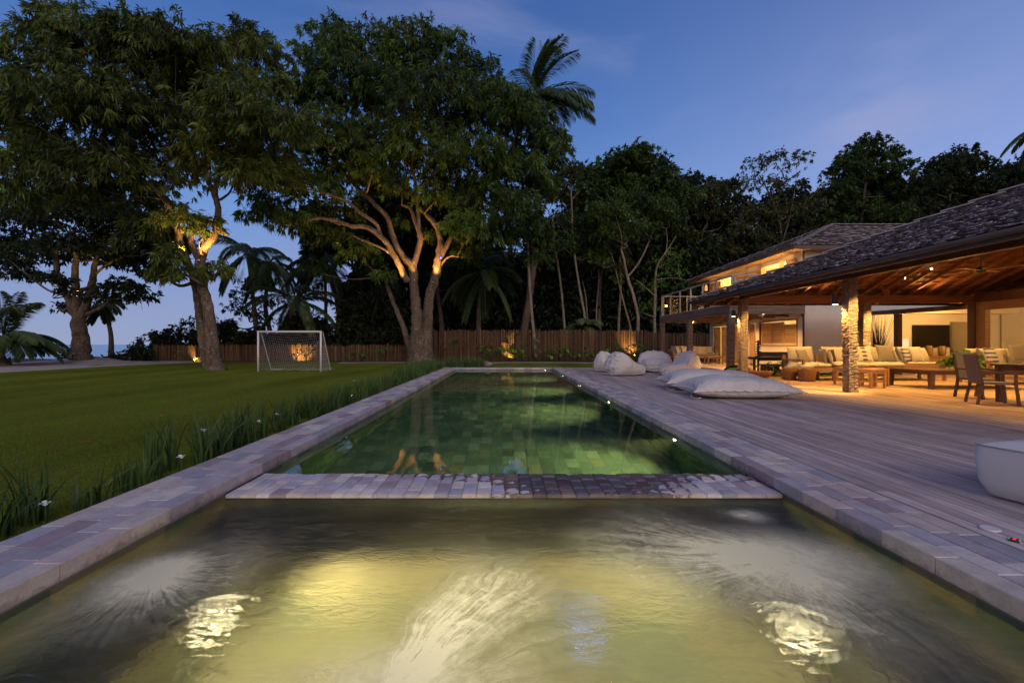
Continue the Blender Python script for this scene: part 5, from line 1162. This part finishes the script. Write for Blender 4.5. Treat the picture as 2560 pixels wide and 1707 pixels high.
# --- two floor mattresses
def mattress(label, c, w_, d_, h, rz, seed):
    e = empty('floor_cushion', (c[0], c[1], 0), label, 'floor cushion', 'big canvas floor cushions on the deck', rz)
    v, f, rl = superpillow(w_, d_, h, .10, 64, 2.8, .05, .018, seed, ex=.36); 
    x = v[:,0]; cr = np.exp(-((x-w_*.16)/.05)**2)*.035*np.clip(v[:,2]/h, 0, 1); v[:,2] -= cr
    v[:,2] += .05*np.exp(-((x+w_*.22)/(w_*.22))**2)*np.clip(v[:,2]/h-.4, 0, 1)
    o = fastmesh('body', v, f, M['white_fabric'], e, smooth=True)
    m_ = MB(); rl = np.vstack([rl, rl[:1]]); wv = np.array([[0,0,.012*math.sin(i*1.3)] for i in range(len(rl))])
    cn = rl.mean(0); out = norm((rl-cn)*np.array([1,1,0])); a = rl+out*.055+wv+[0,0,-.012]; k = len(rl)
    vs = np.vstack([rl+[0,0,.008], a, rl-[0,0,.008]]); fs = []
    for i in range(k-1): fs += [(i, i+1, k+i+1, k+i), (k+i, k+i+1, 2*k+i+1, 2*k+i)]
    m_.add(vs, fs, True); m_.build('seam', M['canvas_seam'], e)
    m_ = MB(); m_.tube([(-w_*.5, -d_*.2, .12), (-w_*.53, -d_*.3, .05), (-w_*.5, -d_*.42, .02), (-w_*.47, -d_*.49, .05)], .010, 5); m_.build('strap', M['canvas_seam'], e); return e
mattress('nearer of the two long white floor cushions lying on the deck', (5.68, 11.25), 2.25, 1.45, .50, math.radians(-3), 3)
mattress('farther long white floor cushion, half hidden behind the nearer one', (5.95, 13.1), 2.5, 1.5, .56, math.radians(-8), 4)
# --- bean bag loungers : side profile swept across the width
def beanbag(label, x, y, rz, prof, width, seed, sc=1.0):
    """prof: closed outline (s forward, z) of the bag seen from the side; rz = heading of +s"""
    e = empty('beanbag', (x, y, 0), label, 'beanbag', 'canvas beanbag loungers on the deck', rz); rs = np.random.default_rng(seed)
    P0 = np.array(prof+[prof[0]], float)*sc; pp, _ = smooth_path(np.column_stack([P0, np.zeros(len(P0))]), np.ones(len(P0)), 8); pp = pp[:-1,:2]; n = len(pp); c = pp.mean(0); m = 29; V = []
    ph = rs.uniform(0, 6, 6)
    for j in range(m):
        t = -1+2*j/(m-1); q = (1-abs(t)**2.6)**.5 if abs(t) < 1 else 0; q = .10+.90*q
        a = c+(pp-c)*q; a[:,1] = np.maximum(a[:,1], 0) 
        wd = width*.5*sc*(1+.10*np.sin(np.linspace(0, 2*PI, n, endpoint=False)+.6))
        th = np.linspace(0, 2*PI, n, endpoint=False)
        r = 1+.045*np.sin(th*3+t*7+ph[0])*np.cos(t*9+ph[1])+.030*np.sin(th*14+t*3+ph[2])*(1-abs(t)**2)+.015*np.sin(th*23+ph[3]-t*6)
        b = c+(a-c)*r[:,None]; z = np.maximum(b[:,1], .003)
        V.append(np.stack([b[:,0], np.sign(t)*abs(t)**.85*wd, z], 1))
    V = np.vstack(V); i = np.arange(m*n).reshape(m, n); j2 = np.roll(i, -1, 1)
    f = np.stack([i[:-1].ravel(), j2[:-1].ravel(), j2[1:].ravel(), i[1:].ravel()], 1)
    fastmesh('body', V, f, M['white_fabric'], e, smooth=True)
    m_ = MB(); m_.add(V[:n], [tuple(range(n))]); m_.add(V[-n:], [tuple(range(n-1, -1, -1))]); m_.build('end_panel', M['white_fabric'], e)
    m_ = MB()
    for jj in (4, m-5):
        loop = V[jj*n:(jj+1)*n]; cc = loop.mean(0); o = loop+norm((loop-cc)*np.array([1,0,1]))*.012; o = np.vstack([o, o[:1]]); o[:,2] += .006*np.sin(np.arange(len(o))*.9); m_.tube(o, .014, 5)
    m_.build('piping', M['canvas_seam'], e)
    m_ = MB(); k = int(np.argmax(pp[:,1])); hp = np.array([pp[k,0], 0, pp[k,1]]); m_.tube([hp+[-.06,-.1,-.02], hp+[-.10,0,.03], hp+[-.06,.1,-.02]], .018, 6); m_.build('handle', M['canvas_seam'], e); return e
LOUNGE = [(-.62,.02),(-.72,.30),(-.62,.66),(-.42,.88),(-.20,.86),(-.08,.66),(.02,.48),(.30,.42),(.62,.38),(.74,.22),(.68,.04),(.2,.0)]
beanbag('slouching beanbag at the left, behind the tall rounded one', 4.95, 21.2, math.radians(-40), LOUNGE, 1.0, 21, 1.05)
beanbag('tall rounded beanbag seen from behind, second from the left', 5.05, 18.9, math.radians(15), [(-.66,.02),(-.82,.34),(-.70,.72),(-.48,.92),(-.20,.90),(.10,.66),(.34,.50),(.66,.42),(.80,.24),(.72,.04),(.1,0)], 1.15, 22, 1.02)
beanbag('squarish beanbag pair of cushions facing the pool, behind the others', 7.05, 21.2, math.radians(-97), [(-.52,.02),(-.66,.34),(-.60,.74),(-.36,.92),(-.06,.84),(.10,.62),(.40,.60),(.62,.44),(.66,.2),(.58,.04),(0,0)], 1.35, 23, 1.05)
beanbag('rightmost beanbag lounger with its high back to the house', 7.30, 18.9, math.radians(190), LOUNGE, 1.0, 24, 1.12)
# --- tapered ottoman at the right edge
e = empty('ottoman', (4.07, 3.95, 0), 'white tapered canvas ottoman at the right edge of the deck', 'ottoman', rz=math.radians(13))
m_ = MB(); vs = []; L_ = 1.15; n = 22
def rr(z, inset, bul): 
    o = []
    for k in range(4*n):
        s, t = divmod(k, n); t /= n; b2 = bul*math.sin(PI*t)
        a = 2*PI*(k+.5)/(4*n); c_, s_ = math.cos(a), math.sin(a); g_ = 2/18; qx = .5+.5*(1+bul)*math.copysign(abs(c_)**g_, c_); qy = .5+.5*(1+bul)*math.copysign(abs(s_)**g_, s_); o.append((inset+(L_-2*inset)*qx, -L_+inset+(L_-2*inset)*qy, z))
    return o
rings = [rr(.012,.075,.0), rr(.03,.055,.02), rr(.14,.020,.035), rr(.30,.004,.03), rr(.42,.0,.012), rr(.435,.0,.008), rr(.450,.03,0), rr(.475,.12,0), rr(.497,.28,0), rr(.505,.45,0)]
for r_ in rings: vs += r_
fs = [(i*4*n+k, i*4*n+(k+1)%(4*n), (i+1)*4*n+(k+1)%(4*n), (i+1)*4*n+k) for i in range(len(rings)-1) for k in range(4*n)]; fs.append(tuple((len(rings)-1)*4*n+k for k in range(4*n)))
m_.add(vs, fs, True); m_.build('body', M['smooth_canvas'], e); m_ = MB(); pr = rr(.437,-.003,.008); m_.tube(pr+pr[:1], .007, 6); m_.build('piping', M['metal_grey'], e)
# --- small things on the stone edge
e = empty('skimmer_lid', (3.405, 3.19, .001), 'small round white lid lying on the deck edge', 'lid'); m_ = MB(); m_.lathe((0,0,0), [(.052,0),(.056,.004),(.056,.010),(.052,.014),(.044,.0125)], 32); m_.build('lid', M['white_paint'], e)
M['red'] = mat_emit('red_digits', (1, .03, .02), 1.6)
e = empty('tag_display', (3.375, 3.01, .001), 'diamond shaped pool remote with glowing red digits beside the white lid', 'remote', rz=math.radians(38)); m_ = MB(); m_.box((-.036,-.026,0),(.036,.026,.009)); m_.build('case', M['white_paint'], e)
m_ = MB(); m_.box((-.037,-.027,.0),(-.0361,.027,.012)); m_.box((-.030,-.020,.0092),(.030,.020,.0102)); m_.build('bezel', M['metal_dark'], e)
m_ = MB()
for k, xx in enumerate((-.018, -.002, .014)):
    for (a, b2, c2_, d2) in ((0,0,.009,.003),(0,.012,.009,.015),(0,.006,.009,.009),(.006,0,.009,.015)): m_.box((xx+a, -.0075+b2, .0104), (xx+c2_, -.0075+d2, .0110))
m_.build('digits', M['red'], e)
e = empty('deck_clip', (*P(1845, 1075, 6.9)[:2], .001), 'tiny metal cover plate set in the deck', 'plate'); m_ = MB(); m_.lathe((0,0,0), [(.05,0),(.05,.004),(.03,.007)], 20); m_.build('plate', M['metal_grey'], e)
# --- football goal
g0 = P(645.5, 929, 23.9); g1 = P(802, 929, 23.9); e = empty('football_goal', (g0[0], g0[1], LZ), 'white framed football goal with a sagging net standing on the lawn', 'goal')
GW = g1[0]-g0[0]; GH = 2.10; GD = 1.35; TD = .28; r = .05
for x in (0, GW): m_ = MB(); m_.tube([(x,0,0),(x,0,GH)], r, 12); m_.build('post', M['white_paint'], e)
m_ = MB(); m_.tube([(-r,0,GH),(GW+r,0,GH)], r, 12); m_.build('crossbar', M['white_paint'], e)
for x in (0, GW): m_ = MB(); m_.tube([(x,0,GH),(x,TD,GH-.02),(x,GD,0)], .022, 8, smooth=False); m_.build('stay', M['white_paint'], e)
m_ = MB(); rs = np.random.default_rng(4)
def netpt(u, v):                                     # u across, v from crossbar down to the ground at the back, with sag
    if v < .12: y, z = TD*v/.12, GH
    else: t = (v-.12)/.88; y, z = TD+(GD-TD)*t, GH*(1-t)
    sg = math.sin(PI*u)*math.sin(PI*min(1, v*1.05)); return (GW*u, y+.22*sg, max(.02, z-.20*sg-(.10*math.sin(PI*u) if v < .5 else 0)*v))
nu, nv = 30, 21
for i in range(nu+1): m_.tube([netpt(i/nu, k/nv) for k in range(nv+1)], .0045, 3, cap=False)
for k in range(1, nv+1): m_.tube([netpt(i/nu, k/nv) for i in range(nu+1)], .0045, 3, cap=False)
for x in (0, GW):
    for k in range(1, 12):
        yy = GD*k/12; zt = GH*(1-max(0, (yy-TD))/(GD-TD)); m_.tube([(x+.05*math.sin(PI*q/5), yy+.03*math.sin(q), zt*q/5+.0) for q in range(6)], .0045, 3, cap=False)
    for k in range(1, 16):
        z = GH*k/16; yt = TD+(GD-TD)*(1-z/GH); m_.tube([(x+.05*math.sin(PI*q/5), yt*q/5, z) for q in range(6)], .0045, 3, cap=False)
for q in range(70):
    x = rs.choice([rs.uniform(0, .6), rs.uniform(.6, GW)]); a = np.array([x, rs.uniform(.7, 1.35), .03]); m_.tube([a, a+rs.normal(size=3)*[.16,.1,.05]+[0,0,.05], a+rs.normal(size=3)*[.25,.12,.02]+[.1,0,.02]], .006, 3, cap=False)
m_.build('net', mat_plain('net_cord', (.42,.40,.42), .8, .05), e)
# --- boulder
e = empty('boulder', (*P(1212, 912, 27.6)[:2], LZ), 'grey boulder in the grass beyond the far pool corner', 'rock'); v, f, _ = superpillow(.95, .6, .42, 0, 16, 2, 0, .05, 5); v = v*(1+.05*np.sin(v*9)); fastmesh('stone', v, f, M['rock'], e, smooth=False)
# --- baskets, bowl
def basket(name, label, x, y, r0, r1, h, towels, cat='basket', grp='wicker baskets with towels'):
    e = empty(name, (x, y, 0), label, cat, grp); m_ = MB(); m_.lathe((0,0,0), [(r0*.96,0),(r0,.02),((r0+r1)/2*1.03,h*.5),(r1,h),(r1-.02,h+.015),(r1-.035,h),(r0*.9,.05)], 26); m_.build('body', M['wicker'], e); return e
b1 = basket('wicker_basket', 'smaller wicker towel basket at the left end of the lounge sofa', 10.35, 16.5, .19, .25, .44, 1); b2 = basket('wicker_basket', 'larger wicker towel basket in front of the sofa end', 10.62, 15.95, .23, .30, .47, 1)
for k, (bb, x, y, z, a, r, lb) in enumerate(((b1, 10.40, 16.45, .46, .2, .22, 'rolled white towel in the smaller wicker basket'), (b2, 10.55, 15.9, .50, .1, .24, 'rolled pale towel lying flat in the larger wicker basket'), (b2, 10.78, 15.92, .53, .5, .2, 'rolled white towel sticking up from the larger wicker basket'))):
    e = empty('rolled_towel', (x, y, z), lb, 'towel', 'rolled towels'); m_ = MB(); c, s = math.cos(a), math.sin(a); m_.tube([(-c*r,0,-s*r*.4),(-c*r*.97,0,-s*r*.4),(c*r*.97,0,s*r*.8),(c*r,0,s*r*.8)], [.05,.085,.085,.05], 14); m_.build('towel', M['cream'], e)
e = empty('wicker_bowl', (9.45, 16.75, 0), 'wide scalloped wicker bowl on the deck in front of the middle column', 'bowl'); m_ = MB(); vs = []; n = 40
for r_, z, sc_ in ((.14,0,0),(.22,.06,0),(.33,.17,.0),(.42,.30,.012),(.40,.30,.012),(.30,.16,0),(.12,.03,0)):
    for k in range(n): a = 2*PI*k/n; vs.append((r_*math.cos(a)*(1+sc_*2*math.sin(9*a)), r_*math.sin(a), z+sc_*math.sin(9*a)*1.2))
m_.add(vs, [(i*n+k, i*n+(k+1)%n, (i+1)*n+(k+1)%n, (i+1)*n+k) for i in range(6) for k in range(n)]+[tuple(range(n-1,-1,-1))], True); m_.build('bowl', M['wicker'], e)
# --- sofas
def cushion(mb_, c, size, rx=0, rz=0, seed=0, ear=.03, p=3.5):
    v, f, _ = superpillow(size[0], size[1], size[2], ear, 16, p, 0, .012, seed); v = v-[0,0,size[2]/2]; R = rot('Z', rz) @ rot('X', rx); mb_.add(xf(v, R, c), f.tolist(), True)
def sofa(label, x, y, W, D, rz, seatz, backz, arms, nb, fab='cream', grp='timber framed sofas', seed=0, wood='teak'):
    e = empty('sofa', (x, y, 0), label, 'sofa', grp, rz)
    m_ = MB(); m_.box((0,.02,seatz-.26),(W,.07,seatz-.14)); m_.box((0,D-.07,seatz-.26),(W,D-.02,seatz+.30)); m_.box((.0,.07,seatz-.24),(.05,D-.07,seatz-.16)); m_.box((W-.05,.07,seatz-.24),(W,D-.07,seatz-.16)); m_.box((.05,.07,seatz-.20),(W-.05,D-.07,seatz-.17)); m_.build('frame', M[wood], e)
    for cx in (0, W-.08):
        for cy_ in (0, D-.08): m_ = MB(); m_.box((cx,cy_,0),(cx+.08,cy_+.08,seatz-.14 if cx not in arms else seatz+.10)); m_.build('leg', M[wood], e)
    for a in arms: m_ = MB(); m_.box((a-.01,-.01,seatz+.10),(a+.09,D,seatz+.15)); m_.build('arm', M[wood], e)
    m_ = MB(); n = max(1, nb); w1 = (W-.18)/n
    for k in range(n): cushion(m_, (.09+w1*(k+.5), D*.46, seatz-.06), (w1*.995, D*.86, .20), seed=seed+k, ear=.0, p=7)
    m_.build('seat_cushion', M[fab], e); 
    for k in range(n): m_ = MB(); cushion(m_, (.09+w1*(k+.5), D-.20, seatz+(backz-seatz)*.52), (w1*.97, backz-seatz+.04, .22), rx=math.radians(78), seed=seed+9+k, p=4); m_.build('back_cushion', M[fab], e)
    return e
def pillow(label, x, y, z, w_, rx, rz, fab, seed, grp='throw pillows', h=.15, deco=None):
    e = empty('throw_pillow', (x, y, z), label, 'pillow', grp, rz); v, f, _ = superpillow(w_, w_, h, .08, 18, 2.4, 0, .012, seed); v = v-[0,0,h/2]; v = xf(v, rot('X', rx)); v[:,2] += w_/2*abs(math.sin(rx)); fastmesh('cover', v, f, M[fab], e, smooth=True); 
    return e
def striped(name, a, b, axis, fr, thr=0.0, spots=False):
    m, n = newmat(name); t = n.n('ShaderNodeTexCoord').outputs['Object']; sp = n.n('ShaderNodeSeparateXYZ'); n.l(t, sp.inputs[0])
    if spots:
        q = n.m('ABSOLUTE', sp.outputs[0]); rr_ = n.m('ABSOLUTE', n.m('SUBTRACT', n.m('FRACT', n.m('MULTIPLY', sp.outputs[2], 7.2)), .5))
        k = n.mapr(n.m('ADD', n.m('POWER', n.m('MULTIPLY', q, 11), 2.0), n.m('POWER', n.m('MULTIPLY', rr_, 3.4), 2.0)), .9, 1.1, 1, 0)
    else: k = n.mapr(n.m('SINE', n.m('MULTIPLY', sp.outputs[axis], fr)), thr, thr+.15)
    return fin(m, n, pbsdf(n, n.mix(k, (*a, 1), (*b, 1)), .85, .15, n.noise(t, 220, 2), .3, .004))
M['stripe'] = striped('striped_fabric', (.66,.58,.46), (.12,.13,.17), 2, 46, .2); M['stripe_thin'] = striped('thin_striped_fabric', (.62,.54,.42), (.20,.14,.11), 0, 90, .3); M['spots'] = striped('spotted_fabric', (.66,.58,.46), (.13,.11,.15), 0, 1, spots=True)
sofa('long cream sofa in the lounge facing the pool, behind the stools', 11.75, 16.1, 3.9, 1.05, 0, .62, 1.17, (), 3, seed=1)
sofa('left wing of the lounge sofa, its timber arm towards the towel baskets', 10.55, 16.05, 1.15, 1.25, 0, .60, 1.18, (0,), 1, seed=5)
for a in (('olive grey pillow leaning on the left wing of the lounge sofa', 11.0, 16.75, .66, .50, 1.15, .3, 'taupe'), ('tan pillow leaning sideways at the sofa corner', 11.45, 16.35, .66, .48, 1.35, 1.2, 'taupe'), ('second tan pillow leaning behind the first at the sofa corner', 11.75, 16.45, .66, .48, 1.35, 1.15, 'cream'), ('black pillow wedged behind the front column', 11.98, 16.75, .68, .46, 1.3, .2, 'darkfab'),
          ('cream pillow printed with dark ovals on the lounge sofa', 12.98, 16.45, .70, .56, 1.2, -.08, 'spots'), ('cream pillow with zigzag edge behind the oval printed one', 13.25, 16.75, .72, .56, 1.2, 0, 'cream'), ('large square olive grey pillow in the middle of the lounge sofa', 13.80, 16.45, .70, .62, 1.25, 0, 'taupe'), ('slate grey pillow edge on at the right of the large olive one', 14.28, 16.45, .70, .54, 1.25, .9, 'greyfab'), ('cream and slate striped pillow on the lounge sofa', 14.50, 16.4, .70, .50, 1.25, .5, 'stripe'), ('plain cream pillow right of the striped one', 14.85, 16.4, .70, .50, 1.25, .2, 'cream'), ('thin cream pillow at the right end of the long lounge sofa', 15.22, 16.5, .70, .50, 1.25, .5, 'cream')):
    pillow(a[0], a[1], a[2], a[3]-.03, a[4], a[5], a[6], a[7], hash(a[0]) % 1000 if False else len(a[0]))
sofa('second cream sofa behind the dining table at the right edge', 15.6, 14.6, 2.9, 1.05, 0, .62, 1.12, (0,), 2, seed=20)
for a in (('cream and slate striped pillow at the left end of the second sofa', 16.0, 14.95, .70, .50, 1.25, .3, 'stripe'), ('slate pillow peeping out left of the second sofa stripes', 15.85, 15.15, .68, .5, 1.25, .8, 'greyfab'), ('long grey bolster pillow along the back of the second sofa', 17.1, 15.15, .75, .55, 1.25, 0, 'taupe'), ('white patterned pillow at the right end of the second sofa', 17.7, 14.95, .70, .55, 1.2, -.3, 'stripe_thin')): pillow(*a, len(a[0]))
# --- tables and stools
def table(name, label, x, y, W, D, h, top, leg, wood='darkwood', cat='table', grp=None, rz=0, apron=.09, taper=1.0, inset=.05):
    e = empty(name, (x, y, 0), label, cat, grp, rz); m_ = MB(); slab(m_, 0, W, 0, D, h-top, h, .006, dz=np.zeros(4)); m_.build('top', M[wood], e)
    for cx in (inset, W-inset-leg):
        for cy_ in (inset, D-inset-leg): m_ = MB(); c = (cx+leg/2, cy_+leg/2); k = leg/2; m_.add([(c[0]-k*taper,c[1]-k*taper,0),(c[0]+k*taper,c[1]-k*taper,0),(c[0]+k*taper,c[1]+k*taper,0),(c[0]-k*taper,c[1]+k*taper,0),(c[0]-k,c[1]-k,h-top),(c[0]+k,c[1]-k,h-top),(c[0]+k,c[1]+k,h-top),(c[0]-k,c[1]+k,h-top)], [(0,3,2,1),(0,1,5,4),(1,2,6,5),(2,3,7,6),(3,0,4,7)]); m_.build('leg', M[wood], e)
    if apron: m_ = MB(); a = inset+.01; m_.box((a,a,h-top-apron),(W-a,a+.025,h-top-.001)); m_.box((a,D-a-.025,h-top-apron),(W-a,D-a,h-top-.001)); m_.box((a,a+.026,h-top-apron),(a+.025,D-a-.026,h-top-.001)); m_.box((W-a-.025,a+.026,h-top-apron),(W-a,D-a-.026,h-top-.001)); m_.build('apron', M[wood], e)
    return e
table('coffee_table', 'long dark timber coffee table with a leafy plant on it', 12.15, 12.95, 3.1, 1.6, .56, .05, .13, taper=.75)
def stool(label, x, y, rz):
    e = table('stool', label, x, y, .52, .48, .55, .04, .065, 'teak', 'stool', 'low teak stools by the sofa', rz, .06, .85, .0); m_ = MB(); m_.box((.065,.02,.17),(.455,.045,.21)); m_.box((.065,.435,.17),(.455,.46,.21)); m_.box((.02,.065,.17),(.045,.415,.21)); m_.build('stretcher', M['teak'], e)
stool('teak stool right of the front column', 10.75, 13.35, .1); stool('teak stool mostly hidden behind the front column', 10.72, 14.35, 0); stool('third teak stool, behind the one right of the column', 11.35, 13.9, .2)
e = empty('tray', (12.75, 14.0, .561), 'shallow timber tray at the left end of the coffee table', 'tray'); m_ = MB(); m_.box((0,0,0),(.85,.5,.02)); m_.box((0,0,.02),(.85,.02,.13)); m_.box((0,.48,.02),(.85,.5,.13)); m_.box((0,.02,.02),(.02,.48,.13)); m_.box((.83,.02,.02),(.85,.48,.13)); m_.build('tray', M['teak'], e)
e = empty('potted_plant', (14.0, 13.9, .561), 'leafy light green potted plant in the middle of the coffee table', 'plant'); m_ = MB(); m_.lathe((0,0,0), [(.09,0),(.13,.12),(.12,.16),(.10,.15)], 18); m_.build('pot', M['darkwood'], e)
cs_, os_ = [], []; d = norm(rng.normal(size=(120,3))+[0,0,.6]); c = d*np.array([.55,.3,.26])*rng.uniform(.5,1,(120,1))+[0,0,.20]; c[:,2] = np.maximum(c[:,2], .04)
v, f, t = leaves(c, d, 3, .17, .12, .25, .6, rng.uniform(.3,.9,120), .02); v[:,2] = np.maximum(v[:,2], .004); fastmesh('leaves', v, f, M['bright'], e, t)
# dining set, bottom right of the lounge
def chair(label, x, y, rz):
    e = empty('dining_chair', (x, y, 0), label, 'chair', 'dining chairs at the right edge', rz)
    for (a, b_, kx, top) in ((-.26,-.27,-.08,.46),(-.26,.27,-.08,.46),(.26,-.27,.05,.44),(.26,.27,.05,.44)): m_ = MB(); m_.bar((a+kx, b_, 0), (a, b_, top), .045, .045, up=(0,1,0)); m_.build('leg', M['darkwood'], e)
    for b_ in (-.27, .27): m_ = MB(); m_.bar((-.26, b_, .44), (-.36, b_, 1.06), .04, .045, up=(0,1,0)); m_.bar((-.29, b_, .70), (.28, b_, .68), .05, .035); m_.bar((.26, b_, .44), (.26, b_, .67), .04, .04, up=(0,1,0)); m_.build('arm', M['darkwood'], e)
    m_ = MB(); m_.cbox((0,0,.46), (.56,.52,.045)); m_.build('seat', M['sling'], e)
    m_ = MB(); m_.bar((-.275, 0, .47), (-.375, 0, 1.08), .56, .022, up=(1,0,.1)); m_.build('backrest', M['sling'], e); return e
chair('grey woven dining chair with dark legs seen from behind', 10.62, 9.9, -.45)
chair('second dining chair, farther along the table at the right edge', 11.45, 10.95, math.radians(-88))
table('dining_table', 'dark dining table at the right edge of the picture', 11.05, 8.6, 1.9, 1.75, .86, .05, .10, taper=.8)
e = empty('console_bench', (14.6, 20.95, 0), 'low timber sideboard under the television', 'sideboard'); 
e.location = (18.6, 20.95, 0); m_ = MB(); m_.box((0,0,.15),(3.9,.45,.70)); m_.box((-.04,-.04,.70),(3.94,.49,.75)); m_.build('cabinet', M['teak'], e)
for a in (.1, 3.7): m_ = MB(); m_.box((a,.05,0),(a+.1,.4,.15)); m_.build('leg', M['teak'], e)
for k, (x, lb, mt, h, r) in enumerate(((19.75,'amber glass jar on the sideboard, left of its twin','amber_glass',.48,.14),(20.35,'amber glass jar on the sideboard, right of its twin','amber_glass',.46,.15),(18.9,'small orange vase on the sideboard','red_clay',.36,.08))):
    if mt == 'red_clay': M['red_clay'] = mat_plain('orange_clay', (.5,.16,.05), .5)
    e = empty('vase', (x, 21.15, .75), lb, 'vase'); m_ = MB(); m_.lathe((0,0,0), [(r*.7,0),(r,h*.2),(r,h*.75),(r*.8,h*.9),(r*.85,h)], 18); m_.build('jar', M[mt], e)
e = empty('wooden_chair', (21.2, 20.2, 0), 'small orange timber chair right of the amber jars', 'chair'); 
for a, b_ in ((0,0),(.4,0),(0,.4),(.4,.4)): m_ = MB(); m_.box((a,b_,0),(a+.04,b_+.04,.45 if b_ == 0 else .98)); m_.build('leg', M['teak'], e)
m_ = MB(); m_.box((0,0,.45),(.44,.44,.49)); m_.build('seat', M['teak'], e); m_ = MB(); m_.box((.04,.40,.55),(.40,.425,.98)); m_.build('backrest', M['teak'], e)
e = empty('television', (19.35, 21.52, 1.16), 'wide black television on the cream wall', 'television'); m_ = MB(); m_.box((0,0,0),(1.72,.06,1.03)); m_.build('screen', M['tv'], e); m_ = MB(); m_.box((-.015,-.004,-.015),(1.735,.05,-.001)); m_.box((-.015,-.004,1.031),(1.735,.05,1.045)); m_.build('frame', M['metal_dark'], e)
# side table with lamp and dry branches behind the sofa
table('side_table', 'side table behind the sofa carrying the lamp', 17.3, 20.2, 1.3, .5, .85, .04, .06, 'teak')
e = empty('table_lamp', (17.85, 20.45, .851), 'glowing table lamp with a square shade behind the sofa', 'lamp'); m_ = MB(); m_.lathe((0,0,0), [(.10,0),(.10,.02),(.025,.04),(.05,.2),(.02,.30)], 16); m_.build('base', M['teak'], e)
m_ = MB(); m_.tube([(0,0,.30),(0,0,.68)], [.26,.25], 20, cap=False); m_.build('shade', M['shade'], e); point('lamp_glow', (17.85, 20.45, 1.9-.35), 40, WARMY, .06, e); spot('lamp_up', (17.85, 20.45, 1.52), (0,.25,1), 45, WARMY, 95, .3, .03, e); spot('lamp_down', (17.85, 20.45, 1.16), (0,0,-1), 40, WARMY, 120, .5, .03, e)
e = empty('branch_vase', (17.0, 20.7, 0), 'tall bunch of dry branches against the cream wall', 'branches'); m_ = MB(); m_.lathe((0,0,0), [(.14,0),(.2,.3),(.12,.7),(.1,.75)], 16); m_.build('vase', M['darkwood'], e); m_ = MB()
for k in range(80):
    a = rng.uniform(0, 2*PI); s = rng.uniform(.2, 1.15); h = rng.uniform(1.7, 2.75); m_.tube([(0,0,.6),(math.cos(a)*s*.35,math.sin(a)*s*.15,h*.6),(math.cos(a)*s*.8-.1,math.sin(a)*s*.25,h)], [.014,.011,.005], 4, cap=False)
m_.build('branches', M['bark_dark'], e)
# table and bench by the house
table('dining_table', 'long black table standing beside the house under the shuttered window', 10.6, 19.35, 2.5, .85, .80, .05, .08, 'metal_dark', apron=.06, grp=None).location.z = -.05
e = empty('garden_bench', (11.35, 20.0, -.05), 'dark bench with a grey woven back behind the long black table', 'bench'); m_ = MB(); m_.box((0,0,.42),(1.7,.4,.47)); m_.build('seat', M['metal_dark'], e); m_ = MB(); m_.box((0,.38,.60),(1.7,.40,1.0)); m_.build('backrest', M['sling'], e)
for a in (0, 1.64):
    m_ = MB(); m_.box((a,.34,0),(a+.06,.42,1.02)); m_.build('leg', M['metal_dark'], e); m_ = MB(); m_.box((a,0,0),(a+.06,.06,.42)); m_.build('leg', M['metal_dark'], e)
for k, (x, lb) in enumerate(((10.75, 'low black stool before the long table, left'), (12.0, 'low black stool before the long table, right'))):
    e = empty('black_stool', (x, 18.75, -.03), lb, 'stool', 'black stools at the long table'); m_ = MB(); m_.box((0,0,.44),(.95,.34,.49)); m_.build('seat', M['metal_dark'], e)
    for a in (0, .89): m_ = MB(); m_.box((a,0,0),(a+.06,.34,.44)); m_.build('leg', M['metal_dark'], e)
e = empty('tiered_ornament', (11.0, 19.7, .751), 'small tiered ornament with a red top on the long black table', 'ornament'); m_ = MB()
for k in range(6): z = k*.10; m_.lathe((0,0,z), [(.05,0),(.14-.008*k,.02),(.13-.008*k,.045),(.05,.05),(.03,.1)], 14)
m_.build('tiers', M['metal_dark'], e); M['redpaint'] = mat_plain('red_paint', (.5,.03,.02), .4); m_ = MB(); m_.lathe((0,0,.6), [(.05,0),(.12,.03),(.05,.08),(.02,.12)], 14); m_.build('top', M['redpaint'], e)
# terrace sofa and low table
sofa('terrace sofa under the balcony facing the pool', 10.55, 28.3, 2.75, .95, 0, .60, 1.05, (0, 2.67), 2, fab='greyfab', seed=40).location.z = .1
for a in (('striped pillow leaning at the left end of the terrace sofa', 11.0, 28.6, .62, .48, 1.25, .5, 'stripe_thin'), ('cream pillow next to it at the left of the terrace sofa', 11.35, 28.55, .62, .48, 1.25, .3, 'cream'), ('second striped pillow, right half of the terrace sofa', 12.1, 28.6, .62, .48, 1.25, 0, 'stripe_thin'), ('cream pillow in the right half of the terrace sofa', 12.45, 28.55, .62, .46, 1.25, -.1, 'cream'), ('checked pillow at the right end of the terrace sofa', 12.85, 28.6, .62, .46, 1.25, -.2, 'stripe')):
    pillow(a[0], a[1], a[2], a[3]+.1, *a[4:], len(a[0]), grp='pillows on the terrace sofa')
table('low_table', 'low timber table in front of the terrace sofa', 11.9, 26.6, 1.0, .6, .5, .04, .06, 'teak').location.z = .1
table('low_table', 'small timber stool table between the beanbags and the terrace', 8.9, 23.2, .9, .6, .42, .04, .06, 'teak')
